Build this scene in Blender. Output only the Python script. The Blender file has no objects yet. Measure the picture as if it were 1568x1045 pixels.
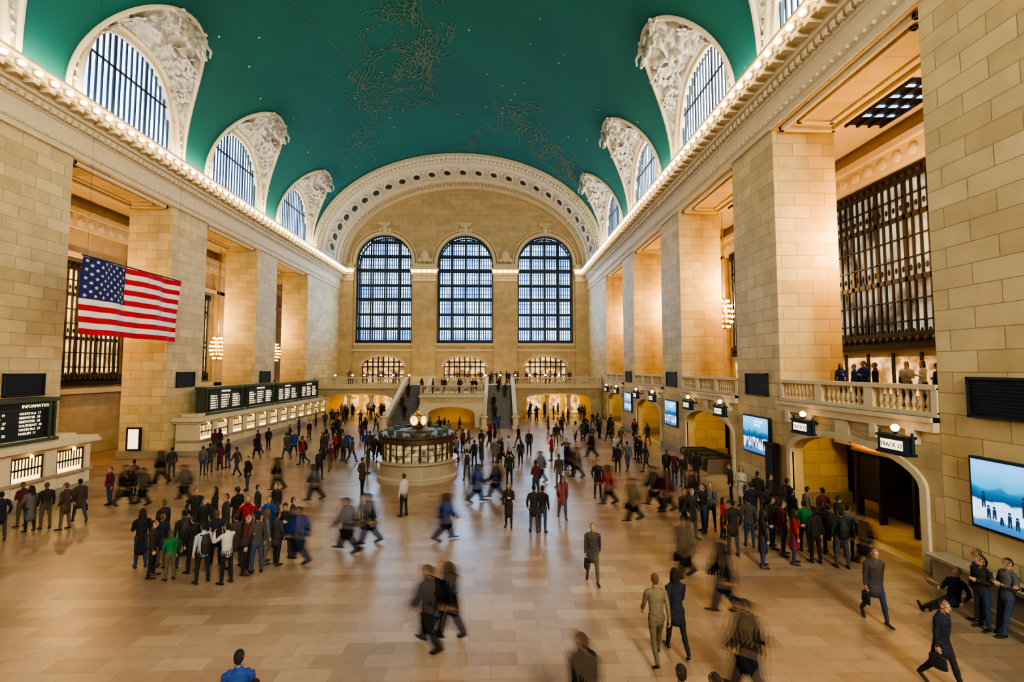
import bpy, bmesh, math, random
from mathutils import Vector, Matrix, kdtree, noise
random.seed(7)
sin,cos,pi,sqrt=math.sin,math.cos,math.pi,math.sqrt
W=18.5; CX=5.1; CH=6.3; ZB=21.7; VH=12.5; YF=70.0; YN=-13.0
SC=bpy.context.scene
COL=SC.collection

# ---------------------------------------------------------------- materials
def newmat(name):
    m=bpy.data.materials.new(name); m.use_nodes=True
    nt=m.node_tree; b=nt.nodes['Principled BSDF']
    return m,nt,b
def mat(name,col,rough=.6,metal=0,emit=None,es=0,bump=None,var=0,vscale=2.0,spec=None,cavity_shade=None):
    m,nt,b=newmat(name)
    b.inputs['Base Color'].default_value=(*col,1); b.inputs['Roughness'].default_value=rough
    b.inputs['Metallic'].default_value=metal
    if spec is not None: b.inputs['Specular IOR Level'].default_value=spec
    if emit: 
        b.inputs['Emission Color'].default_value=(*emit,1); b.inputs['Emission Strength'].default_value=es
    if bump or var or cavity_shade:
        geo=nt.nodes.new('ShaderNodeNewGeometry')
        nz=nt.nodes.new('ShaderNodeTexNoise'); nz.inputs['Scale'].default_value=bump[0] if bump else vscale
        nz.inputs['Detail'].default_value=4
        nt.links.new(geo.outputs['Position'],nz.inputs['Vector'])
        if bump:
            bp=nt.nodes.new('ShaderNodeBump'); bp.inputs['Strength'].default_value=bump[1]; bp.inputs['Distance'].default_value=.05
            nt.links.new(nz.outputs['Fac'],bp.inputs['Height']); nt.links.new(bp.outputs['Normal'],b.inputs['Normal'])
        if cavity_shade:
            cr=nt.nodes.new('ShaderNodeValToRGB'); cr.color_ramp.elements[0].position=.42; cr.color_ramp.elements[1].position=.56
            cr.color_ramp.elements[0].color=(*cavity_shade,1); cr.color_ramp.elements[1].color=(*col,1)
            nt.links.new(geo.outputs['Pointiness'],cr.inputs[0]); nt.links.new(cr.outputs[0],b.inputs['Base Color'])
        elif var:
            mx=nt.nodes.new('ShaderNodeMix'); mx.data_type='RGBA'
            mx.inputs['A'].default_value=(*[c*(1-var) for c in col],1); mx.inputs['B'].default_value=(*[min(1,c*(1+var)) for c in col],1)
            nt.links.new(nz.outputs['Fac'],mx.inputs['Factor']); nt.links.new(mx.outputs['Result'],b.inputs['Base Color'])
    return m
def stone(name,c1,c2,mort,bw=1.5,rh=.62,rough=.6,bump=.3):
    m,nt,b=newmat(name); N=nt.nodes; L=nt.links
    geo=N.new('ShaderNodeNewGeometry'); sp=N.new('ShaderNodeSeparateXYZ'); L.new(geo.outputs['Position'],sp.inputs[0])
    sn=N.new('ShaderNodeSeparateXYZ'); L.new(geo.outputs['Normal'],sn.inputs[0])
    ab=N.new('ShaderNodeMath'); ab.operation='ABSOLUTE'; L.new(sn.outputs['Y'],ab.inputs[0])
    gt=N.new('ShaderNodeMath'); gt.operation='GREATER_THAN'; gt.inputs[1].default_value=.5; L.new(ab.outputs[0],gt.inputs[0])
    mx=N.new('ShaderNodeMix'); L.new(gt.outputs[0],mx.inputs['Factor']); L.new(sp.outputs['Y'],mx.inputs['A']); L.new(sp.outputs['X'],mx.inputs['B'])
    cb=N.new('ShaderNodeCombineXYZ'); L.new(mx.outputs['Result'],cb.inputs['X']); L.new(sp.outputs['Z'],cb.inputs['Y'])
    br=N.new('ShaderNodeTexBrick'); br.inputs['Scale'].default_value=1; br.inputs['Brick Width'].default_value=bw
    br.inputs['Row Height'].default_value=rh; br.inputs['Mortar Size'].default_value=.014; br.inputs['Mortar Smooth'].default_value=.3
    br.inputs['Color1'].default_value=(*c1,1); br.inputs['Color2'].default_value=(*c2,1); br.inputs['Mortar'].default_value=(*mort,1)
    L.new(cb.outputs[0],br.inputs['Vector'])
    nz=N.new('ShaderNodeTexNoise'); nz.inputs['Scale'].default_value=1.3; nz.inputs['Detail'].default_value=6; L.new(geo.outputs['Position'],nz.inputs['Vector'])
    rp=N.new('ShaderNodeMapRange'); rp.inputs['To Min'].default_value=.72; rp.inputs['To Max'].default_value=1.2; L.new(nz.outputs['Fac'],rp.inputs['Value'])
    mu=N.new('ShaderNodeVectorMath'); mu.operation='SCALE'; L.new(br.outputs['Color'],mu.inputs[0]); L.new(rp.outputs[0],mu.inputs['Scale'])
    L.new(mu.outputs[0],b.inputs['Base Color']); b.inputs['Roughness'].default_value=rough
    bp=N.new('ShaderNodeBump'); bp.inputs['Strength'].default_value=bump; bp.inputs['Distance'].default_value=.03; bp.invert=True
    L.new(br.outputs['Fac'],bp.inputs['Height']); L.new(bp.outputs['Normal'],b.inputs['Normal'])
    return m
def floor_mat():
    m,nt,b=newmat('marble_floor'); N=nt.nodes; L=nt.links
    geo=N.new('ShaderNodeNewGeometry')
    br=N.new('ShaderNodeTexBrick'); br.inputs['Scale'].default_value=1; br.inputs['Brick Width'].default_value=1.1
    br.inputs['Row Height'].default_value=.45; br.inputs['Mortar Size'].default_value=.005
    br.inputs['Color1'].default_value=(.255,.175,.118,1); br.inputs['Color2'].default_value=(.36,.275,.195,1); br.inputs['Mortar'].default_value=(.16,.115,.08,1)
    L.new(geo.outputs['Position'],br.inputs['Vector'])
    nz=N.new('ShaderNodeTexNoise'); nz.inputs['Scale'].default_value=.35; nz.inputs['Detail'].default_value=8; L.new(geo.outputs['Position'],nz.inputs['Vector'])
    rp=N.new('ShaderNodeMapRange'); rp.inputs['To Min'].default_value=.6; rp.inputs['To Max'].default_value=1.22; L.new(nz.outputs['Fac'],rp.inputs['Value'])
    n2=N.new('ShaderNodeTexNoise'); n2.inputs['Scale'].default_value=4; n2.inputs['Detail'].default_value=10; L.new(geo.outputs['Position'],n2.inputs['Vector'])
    r3=N.new('ShaderNodeMapRange'); r3.inputs['To Min'].default_value=.8; r3.inputs['To Max'].default_value=1.17; L.new(n2.outputs['Fac'],r3.inputs['Value'])
    mm=N.new('ShaderNodeMath'); mm.operation='MULTIPLY'; L.new(rp.outputs[0],mm.inputs[0]); L.new(r3.outputs[0],mm.inputs[1])
    mu=N.new('ShaderNodeVectorMath'); mu.operation='SCALE'; L.new(br.outputs['Color'],mu.inputs[0]); L.new(mm.outputs[0],mu.inputs['Scale'])
    L.new(mu.outputs[0],b.inputs['Base Color'])
    r2=N.new('ShaderNodeMapRange'); r2.inputs['To Min'].default_value=.22; r2.inputs['To Max'].default_value=.44; L.new(nz.outputs['Fac'],r2.inputs['Value'])
    L.new(r2.outputs[0],b.inputs['Roughness']); b.inputs['Specular IOR Level'].default_value=.6
    return m
def vault_mat():
    m,nt,b=newmat('turquoise_star_ceiling'); N=nt.nodes; L=nt.links
    geo=N.new('ShaderNodeNewGeometry')
    nz=N.new('ShaderNodeTexNoise'); nz.inputs['Scale'].default_value=.12; nz.inputs['Detail'].default_value=5; L.new(geo.outputs['Position'],nz.inputs['Vector'])
    m1=N.new('ShaderNodeMix'); m1.data_type='RGBA'; m1.inputs['A'].default_value=(.002,.068,.062,1); m1.inputs['B'].default_value=(.004,.125,.104,1)
    L.new(nz.outputs['Fac'],m1.inputs['Factor'])
    vo=N.new('ShaderNodeTexVoronoi'); vo.inputs['Scale'].default_value=.75; vo.inputs['Randomness'].default_value=1; L.new(geo.outputs['Position'],vo.inputs['Vector'])
    lt=N.new('ShaderNodeMath'); lt.operation='LESS_THAN'; lt.inputs[1].default_value=.06; L.new(vo.outputs['Distance'],lt.inputs[0])
    m2=N.new('ShaderNodeMix'); m2.data_type='RGBA'; m2.inputs['B'].default_value=(.5,.45,.15,1)
    L.new(lt.outputs[0],m2.inputs['Factor']); L.new(m1.outputs['Result'],m2.inputs['A']); L.new(m2.outputs['Result'],b.inputs['Base Color'])
    b.inputs['Roughness'].default_value=.75
    return m
def pane_mat(name,ca,cb_,s,scale=.5):
    m,nt,b=newmat(name); N=nt.nodes; L=nt.links
    geo=N.new('ShaderNodeNewGeometry'); nz=N.new('ShaderNodeTexNoise'); nz.inputs['Scale'].default_value=scale; nz.inputs['Detail'].default_value=3
    L.new(geo.outputs['Position'],nz.inputs['Vector'])
    cr=N.new('ShaderNodeValToRGB'); cr.color_ramp.elements[0].position=.38; cr.color_ramp.elements[1].position=.62
    cr.color_ramp.elements[0].color=(*ca,1); cr.color_ramp.elements[1].color=(*cb_,1); L.new(nz.outputs['Fac'],cr.inputs[0])
    L.new(cr.outputs[0],b.inputs['Emission Color']); b.inputs['Emission Strength'].default_value=s
    b.inputs['Base Color'].default_value=(.1,.1,.1,1); b.inputs['Roughness'].default_value=.2
    return m
M_ST=stone('caen_stone',(.62,.51,.29),(.48,.38,.20),(.29,.215,.115))
M_STP=stone('pale_stone',(.50,.41,.25),(.43,.345,.20),(.33,.26,.15),bw=2.2,rh=.8)
M_CR=mat('cream_plaster',(.57,.49,.34),.6,bump=(3,.2),var=.12)
M_WH=mat('white_relief_plaster',(.58,.54,.45),.6,cavity_shade=(.11,.095,.075))  # shade painted into the recesses of the carving by pointiness
M_MB=mat('base_marble',(.32,.27,.20),.35,var=.25,vscale=1.2)
M_FL=floor_mat(); M_VA=vault_mat()
M_DAY=pane_mat('daylit_glass',(.30,.52,1.0),(.70,.86,1.0),4.6,.6)
M_DAYS=pane_mat('right_lunette_glass',(.72,.82,1.0),(1.0,.97,.9),9.5,.6)  # right lunettes: glow raised above the left panes to brighten the left wall
M_DAYF=pane_mat('far_window_glass',(.13,.33,.85),(.50,.74,1.0),4.2,.45)
M_GAL=pane_mat('gallery_glass',(.3,.15,.04),(1.0,.62,.22),1.9,.9)
M_GALR=pane_mat('gallery_glass_dim',(.03,.032,.028),(.75,.68,.5),.8,.7)
M_BAR=mat('dark_iron',(.025,.04,.06),.5,.4)
M_BRZ=mat('bronze',(.06,.046,.028),.45,.7)
M_DBR=mat('dark_bronze_lattice',(.038,.033,.025),.45,.6)
M_GOLD=mat('gilded_brass',(.65,.40,.11),.3,.9)
M_BLB=mat('bulb_glow',(1,.9,.7),.4,emit=(1,.70,.32),es=45)
M_GLOBE=mat('lamp_globe_glow',(1,.9,.7),.4,emit=(1,.60,.22),es=10)
M_WARM=mat('warm_lit_panel',(1,.8,.4),.5,emit=(1,.68,.24),es=2.2)
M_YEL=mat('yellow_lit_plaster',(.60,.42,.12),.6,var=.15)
M_BLK=mat('black_grille',(.010,.010,.011),.5,bump=(60,.6))
M_BGRN=mat('board_green_metal',(.08,.11,.08),.45,.5)
M_TXT=mat('sign_letters',(1,.9,.6),.5,emit=(1,.85,.5),es=2.0)
M_RED=mat('red_led_letters',(1,.1,.05),.5,emit=(1,.12,.05),es=3)
M_STG=mat('grey_stair_marble',(.15,.14,.13),.4,var=.2)
M_WHITE=mat('opal_white',(.9,.88,.8),.3,emit=(1,.85,.55),es=1.4)
M_SHOP=pane_mat('shop_interior',(.3,.12,.03),(1,.66,.28),1.4,1.4)
M_GSTAR=mat('constellation_gold',(.11,.16,.075),.6)
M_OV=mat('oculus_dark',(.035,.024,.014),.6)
M_STEEL=mat('brushed_steel',(.35,.33,.3),.35,.9)

# ---------------------------------------------------------------- builders
def link(o,parent=None):
    COL.objects.link(o)
    if parent: o.parent=parent
    return o
def empty(name,loc=(0,0,0)):
    e=bpy.data.objects.new(name,None); e.location=loc; e.empty_display_size=.3; return link(e)
def curve_plate(outline,holes,th):
    cu=bpy.data.curves.new('c','CURVE'); cu.dimensions='2D'; cu.fill_mode='BOTH'; cu.extrude=th/2
    for lp in [outline]+list(holes):
        sp=cu.splines.new('POLY'); sp.points.add(len(lp)-1)
        for i,p in enumerate(lp): sp.points[i].co=(p[0],p[1],0,1)
        sp.use_cyclic_u=True
    ob=bpy.data.objects.new('c',cu); COL.objects.link(ob)
    dg=bpy.context.evaluated_depsgraph_get()
    me=bpy.data.meshes.new_from_object(ob.evaluated_get(dg))
    vs=[tuple(v.co) for v in me.vertices]; fs=[tuple(p.vertices) for p in me.polygons]
    bpy.data.objects.remove(ob); bpy.data.curves.remove(cu); bpy.data.meshes.remove(me)
    return vs,fs
class MB:
    def __init__(s): s.v=[];s.f=[];s.m=[]
    def add(s,vs,fs,m=0):
        o=len(s.v); s.v+=[tuple(v) for v in vs]; s.f+=[tuple(i+o for i in f) for f in fs]; s.m+=[m]*len(fs)
    def box(s,x0,x1,y0,y1,z0,z1,m=0):
        if x0>x1:x0,x1=x1,x0
        if y0>y1:y0,y1=y1,y0
        s.add([(x0,y0,z0),(x1,y0,z0),(x1,y1,z0),(x0,y1,z0),(x0,y0,z1),(x1,y0,z1),(x1,y1,z1),(x0,y1,z1)],
              [(0,3,2,1),(4,5,6,7),(0,1,5,4),(1,2,6,5),(2,3,7,6),(3,0,4,7)],m)
    def lathe(s,c,prof,n=12,m=0):
        vs=[];fs=[]
        for r,z in prof:
            for i in range(n):
                a=2*pi*i/n; vs.append((c[0]+r*cos(a),c[1]+r*sin(a),c[2]+z))
        for j in range(len(prof)-1):
            for i in range(n):
                k=(i+1)%n; fs.append((j*n+i,j*n+k,(j+1)*n+k,(j+1)*n+i))
        fs.append(tuple(range(n))[::-1]); fs.append(tuple((len(prof)-1)*n+i for i in range(n)))
        s.add(vs,fs,m)
    def sph(s,c,r,n=8,m=0,sc=(1,1,1)):
        vs=[(c[0],c[1],c[2]-r*sc[2])];fs=[];h=max(4,n//2+1)
        for j in range(1,h):
            t=-pi/2+pi*j/h
            for i in range(n):
                a=2*pi*i/n; vs.append((c[0]+r*sc[0]*cos(t)*cos(a),c[1]+r*sc[1]*cos(t)*sin(a),c[2]+r*sc[2]*sin(t)))
        vs.append((c[0],c[1],c[2]+r*sc[2])); top=len(vs)-1
        for i in range(n):
            k=(i+1)%n; fs.append((0,1+k,1+i)); fs.append((top,1+(h-2)*n+i,1+(h-2)*n+k))
            for j in range(h-2): fs.append((1+j*n+i,1+j*n+k,1+(j+1)*n+k,1+(j+1)*n+i))
        s.add(vs,fs,m)
    def tube(s,p0,p1,r,n=6,m=0,r1=None):
        p0=Vector(p0);p1=Vector(p1);w=(p1-p0).normalized();u=w.orthogonal().normalized();v=w.cross(u); r1=r if r1 is None else r1
        vs=[p0+(u*cos(2*pi*i/n)+v*sin(2*pi*i/n))*r for i in range(n)]+[p1+(u*cos(2*pi*i/n)+v*sin(2*pi*i/n))*r1 for i in range(n)]
        fs=[(i,(i+1)%n,n+(i+1)%n,n+i) for i in range(n)]+[tuple(range(n))[::-1],tuple(range(n,2*n))]
        s.add(vs,fs,m)
    def plate(s,outline,holes,plane,pos,th,m=0):
        vs,fs=curve_plate(outline,holes,th)
        if plane=='xz': vs=[(a,pos+c,b) for a,b,c in vs]
        elif plane=='yz': vs=[(pos+c,a,b) for a,b,c in vs]
        else: vs=[(a,b,pos+c) for a,b,c in vs]
        s.add(vs,fs,m)
    def extr_y(s,prof,y0,y1,m=0):
        n=len(prof); vs=[(x,y0,z) for x,z in prof]+[(x,y1,z) for x,z in prof]
        s.add(vs,[(i,(i+1)%n,n+(i+1)%n,n+i) for i in range(n)]+[tuple(range(n))[::-1],tuple(range(n,2*n))],m)
    def grid(s,rows,m=0,close=False):
        R=len(rows);C=len(rows[0]); vs=[p for r in rows for p in r]
        s.add(vs,[(j*C+i,j*C+i+1,(j+1)*C+i+1,(j+1)*C+i) for j in range(R-1) for i in range(C-1)],m)
    def make(s,name,mats,parent=None,smooth=False,bevel=0,recalc=True):
        me=bpy.data.meshes.new(name); me.from_pydata(s.v,[],s.f)
        for mm in mats: me.materials.append(mm)
        me.polygons.foreach_set('material_index',s.m)
        if recalc:
            bm=bmesh.new(); bm.from_mesh(me); bmesh.ops.recalc_face_normals(bm,faces=bm.faces); bm.to_mesh(me); bm.free()
        if smooth: me.polygons.foreach_set('use_smooth',[True]*len(me.polygons))
        me.update()
        o=bpy.data.objects.new(name,me); link(o,parent)
        if bevel:
            b=o.modifiers.new('bevel','BEVEL'); b.width=bevel; b.segments=2; b.limit_method='ANGLE'
        return o
def text_obj(name,body,size,mapper,material,parent,align='LEFT',spacing=1.0):
    cu=bpy.data.curves.new('t','FONT'); cu.body=body; cu.size=size; cu.align_x=align; cu.space_line=spacing; cu.extrude=.004; cu.resolution_u=2
    ob=bpy.data.objects.new('t',cu); COL.objects.link(ob); dg=bpy.context.evaluated_depsgraph_get()
    me=bpy.data.meshes.new_from_object(ob.evaluated_get(dg))
    for v in me.vertices: v.co=Vector(mapper(v.co))
    bpy.data.objects.remove(ob); bpy.data.curves.remove(cu)
    me.materials.clear(); me.materials.append(material)
    for p in me.polygons: p.material_index=0
    me.name=name
    return link(bpy.data.objects.new(name,me),parent)

def arch(cx,hw,z0,zs,rise=None,n=24):
    rise=hw if rise is None else rise
    return [(cx-hw,z0),(cx+hw,z0)]+[(cx+hw*cos(pi*i/n),zs+rise*sin(pi*i/n)) for i in range(n+1)]
def ring_y(mb,cx,hw0,hw1,zs,y,th,m=0,z0=None,n=28):
    out=[(cx+hw1*cos(pi*i/n),zs+hw1*sin(pi*i/n)) for i in range(n+1)]
    inn=[(cx+hw0*cos(pi*i/n),zs+hw0*sin(pi*i/n)) for i in range(n,-1,-1)]
    if z0 is not None:
        out=[(cx+hw1,z0)]+out+[(cx-hw1,z0)]; inn=[(cx-hw0,z0)]+inn+[(cx+hw0,z0)]
    mb.plate(out+inn,[],'xz',y,th,m)

# ---------------------------------------------------------------- floor
b=MB(); b.box(-26,26,-14,76,-.3,0); b.make('floor',[M_FL])

# ---------------------------------------------------------------- side walls with piers and openings
BAYS=[-6,6,18,30,42,54]
def side_wall(s,name):
    b=MB(); T=3.1
    def X(d): return s*(W+d)
    prev=YN
    for c in BAYS:
        if c-4>prev: b.box(X(0),X(T),prev,c-4,0,18)
        prev=c+4
    b.box(X(0),X(T),prev,YF,0,18)
    b.box(X(0),X(T),YN,YF,18,ZB-.45)
    b.box(X(0),X(1.2),YN,YF,ZB-.45,ZB)
    prev=YN
    for c in BAYS+[99]:
        e=min(c-4,YF)
        if e>prev: b.box(X(-.12),X(T+.1),prev-.12,e+.12,0,.55,1)
        prev=c+4
    for c in BAYS:
        for (i,d) in ((.25,.2),(.85,.12)):
            y0,y1=c-4+i,c+4-i; x0,x1=W+i*.8,W+T-i*.8
            w=.2
            b.box(s*x0,s*(x0+w),y0,y1,18-d,18.01,2); b.box(s*(x1-w),s*x1,y0,y1,18-d,18.01,2)
            b.box(s*x0,s*x1,y0,y0+w,18-d,18.01,2); b.box(s*x0,s*x1,y1-w,y1,18-d,18.01,2)
    return b.make(name,[M_ST,M_MB,M_CR],bevel=.025)
side_wall(-1,'wall_left'); side_wall(1,'wall_right')

# back walls of aisle / gallery + their ceilings
def back_wall(s):
    b=MB(); xb=25.2
    b.box(s*xb,s*(xb+.5),YN,YF+.8,0,18.8)
    b.box(s*(W+3.1),s*(xb+.5),YN,YF+.8,18.6,19.0,1)
    b.box(s*(xb-.35),s*xb,YN,YF,16.3,17.3,1)
    b.box(s*(xb-.6),s*xb,YN,YF,17.3,17.7,1)
    b.box(s*(xb-.3),s*xb,YN,YF,14.2 if s<0 else 16.0,14.6 if s<0 else 16.3,1)
    b.box(s*(xb-.3),s*xb,YN,YF,4.5,4.9,1)
    y=YN
    while y<YF:
        b.sph((s*(xb-.38),y,16.8),.3,6,1,(.5,1,1)); y+=.9
    for y in ([27,39.4,51.2,63] if s<0 else [12,29.5,41,51,61]):
        b.box(s*(W+3.1),s*xb,y-.5,y+.5,17.6,18.6,1)
        b.box(s*(xb-.3),s*xb,y-.9,y+.9,0,16.3,0)
    return b.make('wall_aisle_left' if s<0 else 'wall_gallery_right',[M_STP,M_CR],bevel=.03)
back_wall(-1); back_wall(1)

def grille(name,s,y0,y1,z0,z1,pm):
    e=empty(name,(s*25.0,(y0+y1)/2,z0)); xb=25.05
    def off(o): o.parent=e; o.matrix_parent_inverse=Matrix.Translation(-Vector(e.location)); return o
    b=MB(); b.box(s*(xb+.05),s*(xb+.12),y0,y1,z0,z1); off(b.make('glass_pane',[pm]))
    b=MB(); x0,x1=s*(xb-.12),s*(xb+.0)
    n=int((y1-y0)/.42)
    for i in range(n+1):
        y=y0+(y1-y0)*i/n; w=.09 if i%4==0 else .035
        b.box(x0,x1,y-w,y+w,z0,z1)
    k=int((z1-z0)/.95)
    for j in range(k+1):
        z=z0+(z1-z0)*j/k; w=.12 if j%3==0 else .035
        b.box(x0,x1,y0,y1,z-w,z+w)
    b.box(s*(xb-.22),s*xb,y0-.2,y1+.2,z0-.3,z0+.5); b.box(s*(xb-.22),s*xb,y0-.2,y1+.2,z1-.3,z1+.3)
    for i in range(n):
        y=y0+(y1-y0)*(i+.5)/n
        for z in (z0+.15,z1): b.sph((s*(xb-.24),y,z),.15,6,0,(.5,1,1))
        for j in range(0,k,3): b.sph((s*(xb-.06),y,z0+(z1-z0)*(j+.5)/k),.09,6,0,(.4,1,1.8))
    off(b.make('bronze_lattice',[M_DBR]))
for c,(a,bb) in enumerate(((3,11),(15,25),(29,37.9),(43,49),(53,60))):
    grille('window_%d'%(c+10),-1,a,bb,5.4,13.6,M_GAL)
for c,(a,bb) in enumerate(((3,10.5),(13.5,28),(31,39),(43,49),(53,59))):
    grille('window_%d'%(c+20),1,a,bb,7.6,15.8,M_GALR)
e=empty('gallery_shop_front')
b=MB()
for a,bb in ((13.5,28),(31,39),(43,49)): b.box(25.05,25.15,a,bb,5.0,6.9,0)
for a,bb in ((13.5,28),(31,39),(43,49)):
    y=a
    while y<=bb: b.box(24.95,25.05,y-.06,y+.06,4.8,7.1,1); y+=1.6
b.make('lit_front',[M_SHOP,M_BRZ],e)
e=empty('gallery_skylight')
b=MB()
for y0 in (19,31,43):
    for k in range(4): b.box(22.6+.0,24.2,y0+k*.8,y0+k*.8+.12,18.50,18.56,0)
b.make('panes',[M_DAYF],e)
b=MB()
for y0 in (19,31,43):
    b.box(22.4,24.4,y0-.4,y0+3.4,18.56,18.6,0)
    for xx in (22.5,23.1,23.7,24.3): b.box(xx-.05,xx+.05,y0-.4,y0+3.4,18.42,18.56,0)
b.make('frame',[M_DBR],e)

# ---------------------------------------------------------------- entablature / cornice
PROF=[(-.02,18.05),(.12,18.05),(.12,18.35),(.2,18.4),(.2,18.6),(.1,18.65),(.1,19.45),(.2,19.5),(.3,19.7),(.3,19.95),(.48,20.0),(.5,20.3),(.95,20.38),(1.0,20.5),(1.0,20.85),(1.18,21.0),(1.18,21.12),(.7,21.2),(-.02,21.25)]
for s,nm in ((-1,'cornice_left'),(1,'cornice_right')):
    e=empty(nm)
    b=MB(); b.extr_y([(s*(W-d),z) for d,z in PROF],YN,YF)
    y=YN+.2
    while y<YF-.3:
        b.box(s*(W-.3),s*(W-.46),y,y+.22,19.55,19.85); b.sph((s*(W-.2),y+.1,18.5),.09,6); y+=.42
    b.make('moulding',[M_CR],e)
    b=MB(); y=YN+.4
    while y<YF-1.2:
        b.box(s*(W-.5),s*(W-1.06),y-.16,y+.16,20.15,20.42); b.sph((s*(W-1.02),y+.41,20.62),.19,6,0,(.35,1,1)); 
        b.sph((s*(W-1.06),y,20.68),.19,6,0,(.6,1,1)); y+=.82
    b.make('cartouches',[M_CR],e,smooth=False)
    b=MB(); y=YN+.4
    while y<YF-1.2:
        b.sph((s*(W-1.22),y,20.66),.125,8); y+=.82
    b.make('cornice_bulbs',[M_BLB],e,smooth=True)

# ---------------------------------------------------------------- vault
def vpt(s,t,y,off=0): return (s*(W-off)*cos(t),y,ZB+(VH-off)*sin(t))
def larch(hw,h,n=40,py=.72,pz=.85):
    out=[]
    for i in range(n+1):
        f=pi*i/n; c=cos(f); out.append((hw*math.copysign(abs(c)**py,c),h*max(0,sin(f))**pz))
    return out
HW1,HH1=4.65,7.35
def harch(n):
    return [(HW1*math.copysign(abs(cos(pi*i/n))**.92,cos(pi*i/n)),HH1*max(0,sin(pi*i/n))**1.05) for i in range(n+1)]
S1=math.asin(9.2/VH)
b=MB()
nT=28; ys=[-12+2*i for i in range(37)]
b.grid([[vpt(1,S1+(pi-2*S1)*j/nT,y) for y in ys] for j in range(nT+1)])
NH=64
for s in (-1,1):
    for c in BAYS:
        hole=[(c+y,math.asin(min(1,z/VH))) for y,z in harch(NH)]
        outer=[]
        q=NH//4
        for i in range(NH+1):
            if i<=q: outer.append((c+6,S1*i/q))
            elif i<=NH-q: outer.append((c+6-12*(i-q)/(NH-2*q),S1))
            else: outer.append((c-6,S1*(NH-i)/q))
        K=8
        b.grid([[vpt(s,h[1]+(o[1]-h[1])*k/K,h[0]+(o[0]-h[0])*k/K) for h,o in zip(hole,outer)] for k in range(K+1)])
vo=b.make('ceiling',[M_VA],smooth=True)
b=MB(); b.grid([[vpt(1,pi*j/40,y) for y in (YN-.1,-12)] for j in range(41)]); b.make('ceiling_near_band',[M_CR],smooth=True)

# lunettes
def ornament_mesh():
    b=MB()
    b.sph((0,0,0),.55,12,0,(.8,.45,1.15))
    b.sph((0,-.25,.75),.28,10); b.sph((0,-.2,1.15),.16,8)
    for sx in (-1,1):
        for k in range(6):
            a=.25+.22*k; L=1.5-.1*k
            b.tube((sx*.35,-.05,.25-.1*k),(sx*(.35+L*cos(a-.3)),-.12,.35+L*sin(a-.3)-.25*k),.13,6,0,.05)
        b.sph((sx*.75,-.15,-.25),.25,8); b.sph((sx*.6,-.2,-.75),.3,8,0,(1,.7,1.2))
        b.sph((sx*1.15,-.3,.15),.24,8,0,(.8,.8,1.3)); b.sph((sx*1.1,-.35,.62),.15,8); b.tube((sx*1.15,-.3,-.1),(sx*1.55,-.5,-.35),.15,7,0,.1); b.tube((sx*1.55,-.5,-.35),(sx*1.5,-.45,-.9),.1,7,0,.07)
        b.tube((sx*1.1,-.35,.35),(sx*.6,-.35,.3),.09,6,0,.06)
        for k in range(14):
            t=k/13*1.6*pi; r=.5-.025*k
            b.sph((sx*(1.15+r*cos(t)),-.1,-.9+r*sin(t)),.13,6)
    b.sph((0,-.15,-.95),.35,8,0,(1.2,.6,1))
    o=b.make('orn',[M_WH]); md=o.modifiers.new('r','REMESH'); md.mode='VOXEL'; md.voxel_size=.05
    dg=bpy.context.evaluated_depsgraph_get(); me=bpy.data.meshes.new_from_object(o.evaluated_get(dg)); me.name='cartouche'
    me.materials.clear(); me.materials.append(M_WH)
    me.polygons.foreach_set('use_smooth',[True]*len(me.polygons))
    bpy.data.objects.remove(o); return me
ORN=ornament_mesh()
wi=30
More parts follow.
